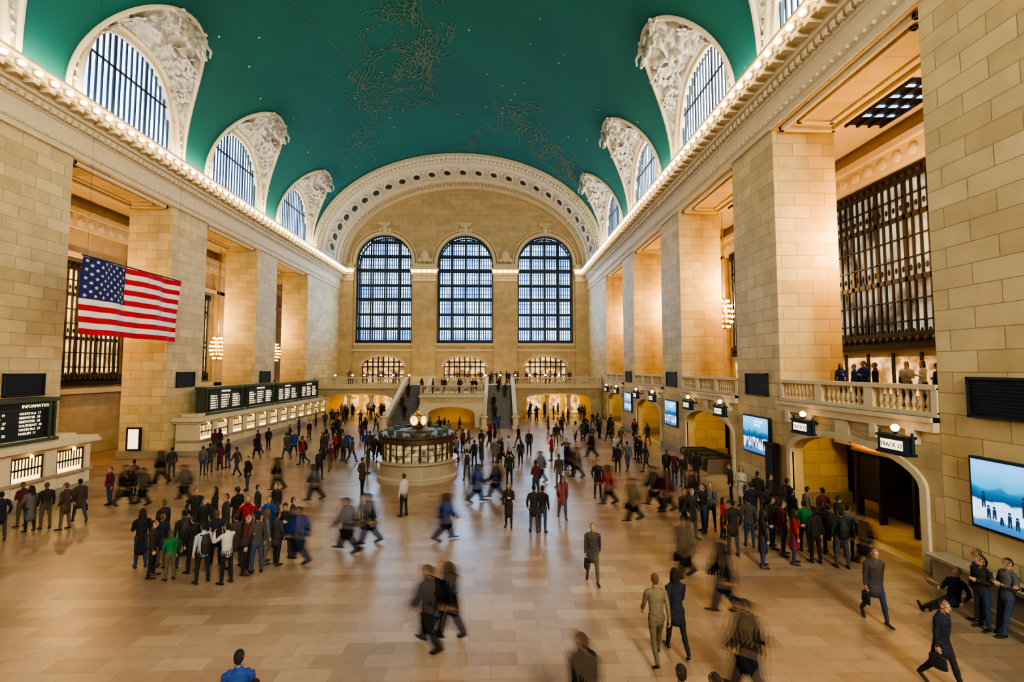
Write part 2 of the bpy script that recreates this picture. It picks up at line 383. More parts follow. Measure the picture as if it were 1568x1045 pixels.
for s in (-1,1):
    for c in BAYS:
        e=empty('lunette_relief'); n=120 if c>10 else 50
        A0=larch(4.1,6.0,n); A1=harch(n); A1=[(y*1.004,z*1.004) for y,z in A1]
        rows=[];K=34 if c>10 else 12
        def web(i,t):
            (y0,z0),(y1,z1)=A0[i],A1[i]
            x1=W*sqrt(max(0,1-(z1/VH)**2)); return (W+.1+(x1-W-.1)*t, y0+(y1-y0)*t, z0+(z1-z0)*t)
        for k in range(K+1):
            t=k/K; row=[]
            for i in range(n+1):
                x,y,z=web(i,t)
                p=Vector((x*s,y+c,z))
                w=sin(pi*min(1,t))**.4*min(1,z/1.2)
                h=.30*(1-abs(noise.noise(p*.9))*3)+.30*(.5-abs(noise.noise(p*2.0+Vector((5,5,5))))*2.2)+.14*(.5-abs(noise.noise(p*4.5))*2)
                h=max(-.05,h)
                d=Vector((0,-y,3.0-z)); d=d.normalized() if d.length>0 else d
                q=p+d*h*w*.95
                row.append((q.x,q.y,q.z+ZB))
            rows.append(row)
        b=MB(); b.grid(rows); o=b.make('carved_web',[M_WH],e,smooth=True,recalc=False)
        b=MB()
        pts=[Vector((s*(W*sqrt(max(0,1-(z/VH)**2))-.06),y+c,z+ZB)) for y,z in A1]
        for p,q in zip(pts[:-1],pts[1:]): b.tube(p,q,.15,6)
        pw=[Vector((s*(W-.05),y+c,z+ZB)) for y,z in A0]
        for p,q in zip(pw[:-1],pw[1:]): b.tube(p,q,.17,6)
        for i in range(0,n+1,2 if n<100 else 3): b.sph(tuple(Vector((s*(W-.1),A0[i][0]*1.05+c,A0[i][1]*1.05+ZB))),.14,6)
        out=[(c+y,z+ZB) for y,z in larch(4.25,6.15,40)]; inn=[(c+y,z+ZB) for y,z in larch(3.65,5.5,40)]
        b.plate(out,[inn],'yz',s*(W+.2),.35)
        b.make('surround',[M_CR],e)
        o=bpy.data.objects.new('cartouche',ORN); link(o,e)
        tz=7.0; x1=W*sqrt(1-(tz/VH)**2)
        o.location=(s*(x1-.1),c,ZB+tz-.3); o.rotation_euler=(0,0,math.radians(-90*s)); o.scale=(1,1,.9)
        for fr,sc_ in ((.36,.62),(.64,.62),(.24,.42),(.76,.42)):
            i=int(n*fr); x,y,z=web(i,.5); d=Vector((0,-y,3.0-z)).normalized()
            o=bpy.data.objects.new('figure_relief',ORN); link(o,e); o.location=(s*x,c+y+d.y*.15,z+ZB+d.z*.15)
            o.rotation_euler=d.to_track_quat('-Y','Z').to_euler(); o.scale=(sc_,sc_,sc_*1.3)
        w=empty('window_%d'%wi); wi+=1
        b=MB(); x0,x1=s*(W+.25),s*(W+.33)
        for i in range(-8,9):
            dy=3.65*i/8.5; r=abs(dy)/3.65
            ph_=math.acos(min(1,r**(1/.72))); top=5.5*sin(ph_)**.85
            ww=.09 if i in(-3,3) else .05
            b.box(x0,x1,c+dy-ww,c+dy+ww,ZB,ZB+top)
        for z in (.1,3.3):
            ph_=math.asin((z/5.5)**(1/.85)); hy=3.65*cos(ph_)**.72
            b.box(x0,x1,c-hy,c+hy,ZB+z-.06,ZB+z+.06)
        b.make('glazing_bars',[M_BAR],w)
        b=MB(); b.plate([(c+y,z+ZB-.02) for y,z in larch(3.9,5.8,30)],[],'yz',s*(W+.7),.05); b.make('glass',[M_DAYS if s>0 else M_DAY],w)

# ---------------------------------------------------------------- end arch soffit band
e=empty('trim_end_arch')
prof=[(59.9,-.3),(59.2,0.0),(59.2,.35),(59.8,.35),(59.9,.2),(61.3,.2),(61.4,.42),(61.9,.42),(62.0,.25),(66.8,.25),(66.9,.45),(67.4,.55),(67.5,.35),(69,.4),(69.05,.85),(70.1,.9)]
b=MB(); NA=96
b.grid([[((W-d)*cos(pi*i/NA),y,ZB+(VH-d)*sin(pi*i/NA)) for i in range(NA+1)] for y,d in prof])
b.make('arch_barrel',[M_CR],e,smooth=False)
b=MB()
NB=100
for i in range(1,NB):
    t=pi*i/NB
    b.sph(((W-.22)*cos(t),60.6,ZB+(VH-.22)*sin(t)),.27,8,0,(1,1.5,1))
    b.sph(((W-.4)*cos(t),68.3,ZB+(VH-.4)*sin(t)),.22,6,0,(1,2,1))
    b.sph(((W-.42)*cos(t),59.3,ZB+(VH-.42)*sin(t)),.14,6,0)
b.make('rosettes',[M_CR],e,smooth=True)
b=MB(); NO=26
for i in range(1,NO):
    t=pi*i/NO; c=Vector(((W-.25)*cos(t),64.4,ZB+(VH-.25)*sin(t)))
    tx=Vector((-W*sin(t),0,VH*cos(t))).normalized(); ty=Vector((0,1,0)); nn=Vector((-cos(t)/W,0,-sin(t)/VH)).normalized()
    def P(a,r,h): return c+tx*(cos(a)*r*.8)+ty*(sin(a)*r*1.7)+nn*h
    n=18
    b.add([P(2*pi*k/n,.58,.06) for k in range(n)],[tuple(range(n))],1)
    vs=[];fs=[]
    for (r,h) in ((.56,.05),(.64,.28),(.86,.28),(.98,.02)): vs+=[P(2*pi*k/n,r,h) for k in range(n)]
    for j in range(3):
        for k in range(n): fs.append((j*n+k,j*n+(k+1)%n,(j+1)*n+(k+1)%n,(j+1)*n+k))
    b.add(vs,fs,0)
    t2=pi*(i+.5)/NO
    for yy in (62.9,63.6,64.4,65.2,65.9): b.sph(((W-.25)*cos(t2),yy,ZB+(VH-.25)*sin(t2)),.2,6,0)
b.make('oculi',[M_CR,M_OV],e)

# ---------------------------------------------------------------- end walls
WX=(-12.1,0,12.1)
def end_wall(y,s,name,wi0):
    b=MB()
    out=[(-W,0),(W,0)]+[((W-.1)*cos(pi*i/60),ZB+(VH-.1)*sin(pi*i/60)) for i in range(61)]
    holes=[arch(x,4.15,10.1,22.3) for x in WX]+[arch(x,3.1,4.25,6.6,1.5,16) for x in WX]
    b.plate(out,holes,'xz',y+s*.45,.9)
    for x in WX:
        ring_y(b,x,4.15,4.6,22.3,y-s*.1,.4,1,z0=22.0)
        ring_y(b,x,4.8,5.0,22.3,y-s*.05,.3,1,z0=22.0)
        b.box(x-4.35,x+4.35,y-s*.3,y,9.75,10.1,1)
        b.sph((x,y-s*.25,27.3),.6,10,1,(.8,.5,1.1)); b.box(x-.95,x+.95,y-s*.45,y,28.0,28.3,1); b.box(x-.75,x+.75,y-s*.3,y,27.7,28.0,1)
        for q in (-1,1): b.sph((x+q*.7,y-s*.15,27.2),.3,8,1,(1,.5,1.5))
        ring=[(x+3.1*cos(pi*i/16),6.6+1.5*sin(pi*i/16)) for i in range(17)]; ro=[(x+3.45*cos(pi*i/16),6.6+1.85*sin(pi*i/16)) for i in range(16,-1,-1)]
        b.plate(ring+ro,[],'xz',y-s*.05,.25,1)
    for x in (-17.55,-6.05,6.05,17.55):
        hw=1.75 if abs(x)<10 else .95
        b.box(x-hw,x+hw,y-s*.35,y,0,19.4,0)
        b.box(x-hw-.12,x+hw+.12,y-s*.5,y,4.2,5.2,1)
        for z0,z1,d in ((19.4,19.7,.5),(19.7,20.3,.42),(20.3,20.55,.7),(20.55,21.0,.9),(21.0,21.25,1.2),(21.25,22.0,.5)):
            b.box(x-hw-(d-.35)*.4,x+hw+(d-.35)*.4,y-s*d,y,z0,z1,1)
        k=int(hw*2/.35)
        for i in range(k): b.box(x-hw+.1+i*.35,x-hw+.28+i*.35,y-s*.56,y,19.85,20.2,1)
        if abs(x)<10:
            b.sph((x,y-s*.3,23.2),.75,10,1,(.9,.4,1.3)); 
            for q in (-1,1): b.sph((x+q*.7,y-s*.3,22.6),.4,8,1,(1,.5,1))
    b.box(-W,W,y-s*.25,y,8.9,9.2,1); 
    o=b.make(name,[M_STP,M_CR],bevel=0)
    b=MB()
    for x in (-17.55,-6.05,6.05,17.55):
        hw=1.6 if abs(x)<10 else .8
        k=5 if hw>1 else 3
        for i in range(k): b.sph((x-hw+2*hw*i/(k-1),y-s*1.12,20.78),.13,8)
    b.make('pilaster_bulbs' if s>0 else 'pilaster_bulbs_rear',[M_BLB],o,smooth=True)
    for i,x in enumerate(WX):
        w=empty('window_%d'%(wi0+i))
        b=MB()
        for layer,(yy,hw) in enumerate(((y+s*.45,4.15),(y+s*1.7,4.15))):
            y0,y1=yy-.05,yy+.05
            n=24
            for k in range(n+1):
                dx=-hw+2*hw*k/n; top=22.3+sqrt(max(0,hw*hw-dx*dx))
                ww=.12 if k%6==0 else .065
                if layer and k%6: continue
                b.box(x+dx-ww,x+dx+ww,y0,y1,10.1,top)
            z=10.1;j=0
            while z<26.3:
                hx=hw if z<22.3 else sqrt(max(0,hw*hw-(z-22.3)**2))
                ww=(.09 if j%3==0 else .03)
                if j in (3,9,15): ww=.2
                if layer: ww=.16 if j%3==0 else 0
                if ww: b.box(x-hx,x+hx,y0-(.2 if layer else .02),y1+.02,z-ww,z+ww)
                z+=.74;j+=1
            ring_y(b,x,3.95,4.16,22.3,yy,.2,0,z0=10.1)
        b.box(x-4.15,x+4.15,y+s*.2,y+s*.6,10.1,10.6)
        b.make('iron_frame',[M_BAR],w)
        b=MB(); b.plate(arch(x,5.2,9.4,22.3),[],'xz',y+s*2.5,.05); b.make('glass',[M_DAYF if s>0 else M_DAY],w)
        d=empty('door_%d'%(wi0+i)); b=MB()
        for k in range(9):
            dx=-3.1+6.2*k/8; top=6.6+1.5*sqrt(max(0,1-(dx/3.1)**2)); b.box(x+dx-.09,x+dx+.09,y+s*.3,y+s*.45,4.2,top)
        for z in (5.4,6.6,7.3):
            hx=3.1 if z<=6.6 else 3.1*sqrt(1-((z-6.6)/1.5)**2); b.box(x-hx,x+hx,y+s*.3,y+s*.45,z-.09,z+.09)
        b.make('bronze_frame',[M_BRZ],d)
        b=MB(); b.box(x-3.4,x+3.4,y+s*1.0,y+s*1.05,4.2,8.5); b.make('lit_interior',[M_SHOP],d)
end_wall(YF,1,'wall_far',1); end_wall(YN,-1,'wall_near',50)

# ---------------------------------------------------------------- balustrades & balconies
BPROF=[(.07,0),(.07,.06),(.045,.1),(.085,.25),(.075,.33),(.04,.5),(.05,.6),(.07,.64),(.07,.7)]
def balustrade(b,p0,p1,z,posts=2.6,h=1.0):
    p0=Vector(p0);p1=Vector(p1);L=(p1-p0).length;d=(p1-p0)/L
    ax=abs(d.x)>abs(d.y)
    def bx(a,c,w,z0,z1):
        q0=p0+d*a;q1=p0+d*c
        if ax: b.box(q0.x,q1.x,q0.y-w,q0.y+w,z0,z1)
        else: b.box(q0.x-w,q0.x+w,q0.y,q1.y,z0,z1)
    bx(0,L,.16,z,z+.15); bx(0,L,.18,z+h-.15,z+h)
    n=max(1,round(L/posts))
    for i in range(n+1):
        a=L*i/n; bx(max(0,a-.2),min(L,a+.2),.15,z+.1,z+h-.1)
    a=.15
    while a<L:
        if min(abs(a-L*i/n) for i in range(n+1))>.3:
            q=p0+d*a; b.lathe((q.x,q.y,z+.15),BPROF,8)
        a+=.26
e=empty('gallery_balcony_right')
b=MB(); b.box(W+.05,25.0,YN+.1,YF-.1,4.45,4.8,0); b.make('slab',[M_STP],e)
for c in BAYS:
    b=MB()
    b.plate([(c-4,0),(c+4,0),(c+4,4.8),(c-4,4.8)],[arch(c,3.3,.001,2.5,1.05,18)],'yz',W+.25,.5,0)
    n=20
    o1=[(c+3.55*cos(pi*i/n),2.5+1.3*sin(pi*i/n)) for i in range(n+1)]; i1=[(c+3.3*cos(pi*i/n),2.5+1.05*sin(pi*i/n)) for i in range(n,-1,-1)]
    b.plate([(c+3.55,0)]+o1+[(c-3.55,0),(c-3.3,0)]+i1+[(c+3.3,0)],[],'yz',W-.02,.18,1)
    b.box(W-.2,W+.1,c-4,c+4,4.35,4.8,1); b.box(W-.3,W,c-4,c+4,4.65,4.8,1)
    b.box(W-.1,W,c-.35,c+.35,3.45,4.3,1)
    for q in (-3.2,3.2,-1.7,1.7): b.box(W-.26,W,c+q-.13,c+q+.13,3.9,4.4,1)
    b.make('front',[M_STP,M_CR],e)
    b=MB(); balustrade(b,(W+.1,c-4,0),(W+.1,c+4,0),4.8); b.make('balustrade',[M_CR],e)
b=MB()
for c in BAYS:
    b.box(W+3.4,W+3.6,c-4,c+4,0,4.45,0)
    if c!=30:
        b.box(W+3.3,W+3.42,c-2.4,c+2.4,0,3.2,1)
        for q in (-1.2,1.2):
            b.box(W+3.2,W+3.32,c+q-1.05,c+q+1.05,.05,2.6,2)
            for z in (.4,1.4): b.box(W+3.14,W+3.2,c+q-.8,c+q+.8,z,z+.75,2)
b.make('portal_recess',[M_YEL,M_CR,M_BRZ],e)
e=empty('balcony_far')
b=MB()
b.box(-W+.02,W-.02,61.2,YF-.4,3.85,4.2,0)
out=[(-W+.02,0),(W-.02,0),(W-.02,4.2),(-W+.02,4.2)]
holes=[arch(-12.8,4.2,.001,2.4,.7,16),arch(12.8,4.2,.001,2.4,.7,16)]
b.plate(out,holes,'xz',61.2,.6,0)
b.box(-W+.02,W-.02,60.6,60.95,3.75,4.2,1)
for hx in (-12.8,12.8):
    for q in (-1.4,1.4): b.lathe((hx+q,61.2,0),[(.35,0),(.35,.3),(.26,.35),(.24,2.6),(.34,2.75),(.34,2.95)],12,1)
b.make('structure',[M_STP,M_CR],e)
b=MB(); 
for a,c in ((-W+.1,-7.0),(-3.4,3.4),(7.0,W-.1)): balustrade(b,(a,60.9,0),(c,60.9,0),4.2)
b.make('balustrade',[M_CR],e)
b=MB(); b.box(-W+.02,W-.02,66.5,66.8,0,3.85,0)
for x in (-15.5,-12.8,-10.1,10.1,12.8,15.5): b.box(x-1.0,x+1.0,66.35,66.5,.1,2.6,1)
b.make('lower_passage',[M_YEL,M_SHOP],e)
e=empty('grand_staircase')
b=MB(); N=26
for sx in (-1,1):
    for i in range(N):
        y0=50.0+i*(10.9/N); z=4.2*(i+1)/N
        b.box(sx*3.7,sx*6.7,y0,61.0,z-4.2/N,z)
b.make('steps',[M_STG],e)
b=MB()
for sx in (-1,1):
    for xx in (3.55,6.85):
        b.plate([(49.6,0),(61,0),(61,5.1),(50.2,1.0),(49.6,1.0)],[],'yz',sx*xx,.3)
        b.plate([(49.4,.98),(50.2,.98),(61,5.05),(61,5.25),(50.1,1.18),(49.4,1.18)],[],'yz',sx*xx,.46,1)
        b.lathe((sx*xx,49.5,0),[(.4,0),(.4,.3),(.3,.35),(.3,1.1),(.42,1.2),(.42,1.35),(.15,1.4),(.22,1.6),(.05,1.85)],12,1)
out=[(-3.4,0),(3.4,0),(3.4,3.5),(-3.4,3.5)]
b.plate(out,[arch(0,2.5,.001,1.4,.8,18)],'xz',51.2,.5)
b.box(-3.5,3.5,50.8,51.0,3.2,3.5,1)
b.box(-3.4,3.4,51.4,61,3.3,3.5,0)
b.plate([(-3.4,0),(-2.5,0),(-2.5,1.4)]+[(2.5*cos(pi*(1-i/18)),1.4+.8*sin(pi*i/18)) for i in range(19)]+[(2.5,0),(3.4,0),(3.4,2.6),(-3.4,2.6)],[],'xz',50.95,.12,1)
balustrade(b,(-3.4,51.2,0),(3.4,51.2,0),3.5)
b.box(-3.3,3.3,56,56.2,0,3.3,2)
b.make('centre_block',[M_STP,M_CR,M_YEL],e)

# ---------------------------------------------------------------- ticket counters (left)
def counter(y0,y1):
    e=empty('ticket_counter',(-17.5,(y0+y1)/2,0)); inv=Matrix.Translation(-Vector(e.location))
    b=MB(); xf=-16.9
    b.box(-W+.14,xf,y0,y1,0,2.35,0); b.box(-W+.14,xf+.12,y0-.05,y1+.05,0,.35,1); b.box(-W+.14,xf+.2,y0-.1,y1+.1,.95,1.1,1)
    b.box(-W+.02,xf+.15,y0-.15,y1+.15,2.3,2.45,0); b.box(-W+.02,xf+.4,y0-.35,y1+.35,2.45,2.6,0); b.box(-W+.02,xf+.3,y0-.3,y1+.3,2.6,2.75,0)
    n=max(1,round((y1-y0)/2.1)); d=(y1-y0)/n
    for i in range(n+1):
        y=y0+d*i; b.box(xf,xf+.14,max(y0,y-.28),min(y1,y+.28),.35,2.35,0)
    for i in range(n):
        ya,yb=y0+d*i+.4,y0+d*(i+1)-.4
        b.box(xf-.02,xf+.03,ya,yb,1.1,2.15,2)
        b.box(xf,xf+.07,ya-.06,ya,1.1,2.2,3); b.box(xf,xf+.07,yb,yb+.06,1.1,2.2,3); b.box(xf,xf+.07,ya,yb,2.12,2.2,3)
        k=9
        for j in range(1,k): y=ya+(yb-ya)*j/k; b.box(xf+.03,xf+.055,y-.022,y+.022,1.3,2.12,3)
        b.box(xf+.03,xf+.06,ya,yb,1.60,1.68,3)
        b.sph((xf+.25,(ya+yb)/2,2.22),.08,8,4)
    b.box(-W+.14,xf-.2,y0+.5,y1-.5,2.75,2.95,0)
    o=b.make('booth',[M_CR,M_MB,M_WARM,M_BRZ,M_GLOBE],e); o.matrix_parent_inverse=inv
counter(8.5,26.0); counter(35.0,60.5)
LINES=['HARLEM','NEW HAVEN','HUDSON','STAMFORD','CROTON','BREWSTER','POUGHKEEPSIE','WHITE PLAINS','SOUTHEAST','NEW CANAAN','DANBURY']
def board(y0,y1,k):
    e=empty('departure_board',(-17.0,(y0+y1)/2,2.7)); inv=Matrix.Translation(-Vector(e.location))
    b=MB(); x0,x1=-17.9,-17.2
    b.box(x0,x1,y0,y1,2.85,4.75,0); b.box(x0-.05,x1+.15,y0-.08,y1+.08,4.7,4.9,0); b.box(x0-.05,x1+.12,y0-.08,y1+.08,2.76,2.92,0)
    b.box(x1,x1+.03,y0+.45,y1-.45,3.0,4.35,1)
    for y in (y0+.12,y1-.42,y0+.45,y1-.15): b.box(x1,x1+.12,y-.05,y+.05,2.9,4.7,0)
    b.box(x1,x1+.03,y0+.45,y1-.45,4.4,4.65,1)
    o=b.make('cabinet',[M_BGRN,M_BLK],e); o.matrix_parent_inverse=inv
    mp=lambda yy,z: (lambda c:(x1+.045+c.z,yy+c.x,z+c.y))
    rnd=random.Random(k)
    w=y1-y0
    t=text_obj('title','INFORMATION' if k%2==0 else 'DEPARTURES',.21,mp(y0+w*(.82 if k==0 else .5),4.45),M_TXT,e,'CENTER'); t.matrix_parent_inverse=inv
    for j,fx_ in enumerate((.1,.38,.68)):
        body='\n'.join('%s  %d'%(rnd.choice(LINES)[:9],rnd.randint(11,42)) for _ in range(6))
        t=text_obj('listing',body,.155,mp(y0+w*fx_,4.13),M_TXT,e,'LEFT',1.2); t.matrix_parent_inverse=inv
board(18.6,24.4,0); board(12,18,1)
for k in range(4): board(36.4+k*5.6,36.4+k*5.6+5.3,k+1)
b=MB(); b.box(-20.9,-19.9,33.74,33.86,.6,2.2,0); b.box(-20.75,-20.05,33.72,33.75,.72,2.08,1); b.make('lit_poster',[M_BRZ,M_WHITE])

# ---------------------------------------------------------------- speaker grilles, screens, track signs
PIERS=[0,12,24,36,48]
for s in (-1,1):
    for p in PIERS:
        b=MB(); x=s*(W-.001); d=-s
        b.box(x,x+d*.08,p-.95,p+.95,5.0,6.0,0)
        for y0,y1,z0,z1 in ((-1.02,1.02,4.93,5.0),(-1.02,1.02,6.0,6.07),(-1.02,-.95,4.93,6.07),(.95,1.02,4.93,6.07)):
            b.box(x,x+d*.12,p+y0,p+y1,z0,z1,1)
        for i in range(9): b.box(x+d*.08,x+d*.1,p-.95,p+.95,5.08+i*.1,5.1+i*.1,1)
        b.make('speaker_grille',[M_BLK,M_BAR])
def screen_mat():
    m,nt,b=newmat('screen_picture'); N=nt.nodes; L=nt.links
    tc=N.new('ShaderNodeTexCoord'); sp=N.new('ShaderNodeSeparateXYZ'); L.new(tc.outputs['Generated'],sp.inputs[0])
    nz=N.new('ShaderNodeTexNoise'); nz.inputs['Scale'].default_value=5; nz.inputs['Detail'].default_value=5; L.new(tc.outputs['Generated'],nz.inputs['Vector'])
    ad=N.new('ShaderNodeMath'); ad.operation='MULTIPLY_ADD'; ad.inputs[1].default_value=.2; L.new(nz.outputs['Fac'],ad.inputs[0]); L.new(sp.outputs['Z'],ad.inputs[2])
    cr=N.new('ShaderNodeValToRGB'); r=cr.color_ramp
    r.elements[0].position=.0; r.elements[0].color=(.02,.10,.28,1); r.elements[1].position=1.0; r.elements[1].color=(.16,.5,.95,1)
    for p,c in ((.22,(.04,.2,.45,1)),(.26,(.6,.8,1,1)),(.50,(.5,.72,.95,1)),(.53,(.005,.05,.16,1)),(.68,(.01,.17,.33,1)),(.72,(.03,.35,.6,1)),(.86,(.08,.45,.8,1))):
        q=r.elements.new(p); q.color=c
    L.new(ad.outputs[0],cr.inputs[0]); L.new(cr.outputs[0],b.inputs['Emission Color']); b.inputs['Emission Strength'].default_value=1.7
    b.inputs['Base Color'].default_value=(.02,.02,.02,1); b.inputs['Roughness'].default_value=.2
    return m
M_SCR=screen_mat(); M_FIG=mat('screen_figures',(.0,.02,.06),.4,emit=(.02,.08,.25),es=.6); M_SCT=mat('screen_caption',(1,1,1),.4,emit=(.8,.9,1),es=2)
for p,(y0,y1) in ((12,(10.0,12.95)),(24,(22.9,25.2)),(36,(34.9,37.2)),(48,(46.9,49.2)),(0,(-1,2))):
    e=empty('video_screen',(W-.1,(y0+y1)/2,2.0)); inv=Matrix.Translation(-Vector(e.location))
    b=MB(); b.box(W-.16,W,y0-.07,y1+.07,1.93,3.87); o=b.make('frame',[M_BAR],e,bevel=.01); o.matrix_parent_inverse=inv
    b=MB(); b.box(W-.18,W-.165,y0,y1,2.0,3.8); o=b.make('picture',[M_SCR],e); o.matrix_parent_inverse=inv
    b=MB(); rn=random.Random(p)
    for i in range(16):
        y=y0+.15+(y1-y0-.3)*(i+.5*rn.random())/16; h=.16+.3*rn.random(); zb=2.1+.45*rn.random()
        b.add([(W-.184,y-.05,zb),(W-.184,y-.015,zb),(W-.184,y,zb+h*.45),(W-.184,y+.015,zb),(W-.184,y+.05,zb),(W-.184,y+.045,zb+h*.9),(W-.184,y-.045,zb+h*.9)],[(0,1,2,3,4,5,6)])
        b.sph((W-.184,y,zb+h*1.05),.036,8,0,(.1,1,1))
    o=b.make('skaters',[M_FIG],e); o.matrix_parent_inverse=inv
    t=text_obj('caption','MOTION\nSENSES',.2,lambda c:(W-.186-c.z*.3,y0+1.25-c.x,3.52+c.y),M_SCT,e,'LEFT',.9); t.matrix_parent_inverse=inv
def track_sign(y,num):
    e=empty('track_sign',(W-.5,y,3.8)); inv=Matrix.Translation(-Vector(e.location)); x=W-.62
    b=MB(); b.box(x-.14,x+.14,y-.55,y+.55,3.62,4.12,0); b.box(x-.17,x+.17,y-.6,y+.6,4.1,4.18,0); b.box(x-.17,x+.17,y-.6,y+.6,3.56,3.64,0)
    b.box(x-.16,x+.16,y-.42,y+.42,3.72,4.02,1)
    b.box(x+.1,W,y-.05,y+.05,3.95,4.05,0)
    b.tube((x,y-.62,3.6),(x,y-.62,4.3),.04,6,0); b.tube((x,y+.62,3.6),(x,y+.62,4.3),.04,6,0)
    b.lathe((x,y,4.18),[(.1,0),(.05,.06),(.08,.1)],8,0); b.sph((x,y,4.4),.12,12,2)
    o=b.make('lantern',[M_BAR,M_WHITE,M_GLOBE],e); o.matrix_parent_inverse=inv
    t=text_obj('letters','TRACK %d'%num,.19,lambda c:(x-.165-c.z,y-c.x,3.80+c.y),M_BLK,e,'CENTER'); t.matrix_parent_inverse=inv
for i,c in enumerate(BAYS[1:]):
    track_sign(c-3.1,20+2*i); track_sign(c+1.5,21+2*i)
for c,nm in ((18,'26'),(42,'34'),(54,'38')):
    e=empty('track_portal',(W+3,c,0)); inv=Matrix.Translation(-Vector(e.location)); x=W+2.2
    b=MB(); b.box(x-.1,x+.1,c-2.6,c-.7,.9,2.75,0); b.box(x-.1,x+.1,c+.9,c+2.1,.8,2.7,0)
    b.box(x-.13,x-.1,c-2.5,c-1.75,1.1,2.6,1); b.box(x-.13,x-.1,c-1.6,c-.85,1.1,2.6,1); b.box(x-.13,x-.1,c+1.0,c+2.0,.95,2.6,1)
    for yy in (c-2.6,c-.7,c+.9,c+2.1): b.box(x-.18,x+.1,yy-.06,yy+.06,0,2.85,0)
    b.box(x-.1,x+.1,c-2.6,c-.7,0,.9,2)
    b.box(x-.22,x+.1,c-2.8,c+2.3,2.78,2.9,2)
    b.box(x-.02,x+.3,c-3.6,c+3.6,2.9,4.4,3)
    b.box(W+.6,W+2.1,c-3.4,c-3.3,0,2.6,0)
    o=b.make('door_frames',[M_BRZ,M_BLK,M_GOLD,M_YEL],e,bevel=.01); o.matrix_parent_inverse=inv
    t=text_obj('gold_letters','TRACKS %s-%d'%(nm,int(nm)+3),.36,lambda cc:(x-.03-cc.z,c+1.9-cc.x,2.98+cc.y),M_TXT,e,'LEFT'); t.matrix_parent_inverse=inv
    t=text_obj('red_listing','6:02\n6:15\n6:27\n6:40\n7:05',.17,lambda cc:(x-.14-cc.z,c-.98-cc.x,2.38+cc.y),M_RED,e,'LEFT'); t.matrix_parent_inverse=inv
b=MB(); b.box(W-.35,W-.13,22.1,22.9,0,2.6,0); b.box(W-.38,W-.34,22.2,22.8,.9,2.5,1); b.box(W-.42,W-.13,22.05,22.95,2.6,2.75,0); b.make('train_schedule_stand',[M_BRZ,M_BLK],bevel=.01)
b=MB(); b.box(W-.75,W-.13,8.2,13.9,0,.12,0); b.box(W-.65,W-.13,8.2,13.8,.12,.75,0); b.box(W-.75,W-.13,8.15,13.9,.75,.87,0); b.make('stone_ledge',[M_MB],bevel=.02)

e=empty('escalator'); 
b=MB()
for yc in (28.6,30.1,31.6):
    for q in (-.45,.45):
        y=yc+q
        path=[(W-.9,.55),(W-1.0,.75),(W-.9,.92),(W+.6,.92),(W+3.2,.15)]
        for (x0,z0),(x1,z1) in zip(path[:-1],path[1:]): b.tube((x0,y,z0),(x1,y,z1),.05,8,0)
        b.plate([(W-.9,.0),(W+3.2,.0),(W+3.2,.12),(W+.6,.88),(W-.85,.88)],[],'xz',y,.04,1)
    for k in range(8): b.box(W-.8+k*.25,W-.57+k*.25,yc-.4,yc+.4,.0,.04,2)
b.make('escalator_lanes',[M_BLK,M_STEEL,M_GOLD],e)

# ---------------------------------------------------------------- information booth with clock
e=empty('information_booth',(.35,28,0))
b=MB()
b.lathe((0,0,0),[(2.3,0),(2.3,.18),(2.2,.22),(2.15,.3),(2.15,.95),(2.25,1.0),(2.34,1.05),(2.34,1.14),(2.05,1.15)],64)
b.make('marble_drum',[M_MB],e)
b=MB(); b.lathe((0,0,1.15),[(1.95,0),(1.95,1.05)],48); b.make('lit_windows',[pane_mat('booth_glass',(.02,.02,.015),(.7,.5,.22),.8,3)],e)
b=MB()
for i in range(28):
    a=2*pi*i/28; b.tube((2.0*cos(a),2.0*sin(a),1.14),(2.0*cos(a),2.0*sin(a),2.2),.045 if i%2 else .07,6)
for z in (1.5,1.85):
    for i in range(56):
        a=2*pi*i/56;a2=2*pi*(i+1)/56; b.tube((2*cos(a),2*sin(a),z),(2*cos(a2),2*sin(a2),z),.018,4)
b.lathe((0,0,2.1),[(2.08,0),(2.18,.05),(2.18,.3),(2.28,.36),(2.28,.44),(2.0,.5),(1.1,.56),(1.0,.64),(.75,.68),(.62,.72),(.4,.76),(.3,.8)],48)
for i in range(28):
    a=2*pi*(i+.5)/28; b.sph((2.2*cos(a),2.2*sin(a),2.6),.07,6)
b.make('brass_cage_roof',[mat('aged_brass',(.10,.07,.035),.5,.6)],e)
b=MB()
for i in range(12):
    a=2*pi*i/12; b.box(1.62*cos(a)-.16,1.62*cos(a)+.16,1.62*sin(a)-.1,1.62*sin(a)+.1,2.62,2.86)
b.make('leaflet_racks',[M_BGRN],e)
b=MB()
b.lathe((0,0,2.75),[(.45,0),(.45,.06),(.2,.12),(.12,.2),(.2,.26)],20)
b.lathe((0,0,2.93),[(.12,0),(.26,.08),(.34,.22),(.36,.34),(.34,.48),(.25,.62),(.12,.70),(.1,.74),(.16,.8),(.14,.88),(.04,.98),(.0,1.05)],24)
for i in range(4):
    a=pi/2*i+pi/4+.3
    d=Vector((cos(a),sin(a),0)); c=Vector((0,0,3.28)); b.tube(c+d*.2,c+d*.39,.33,24)
b.make('clock_case',[M_GOLD],e,smooth=False)
b=MB()
for i in range(4):
    a=pi/2*i+pi/4+.3; d=Vector((cos(a),sin(a),0)); c=Vector((0,0,3.28)); b.tube(c+d*.39,c+d*.405,.27,24)
b.make('clock_faces',[M_WHITE],e)
b=MB()
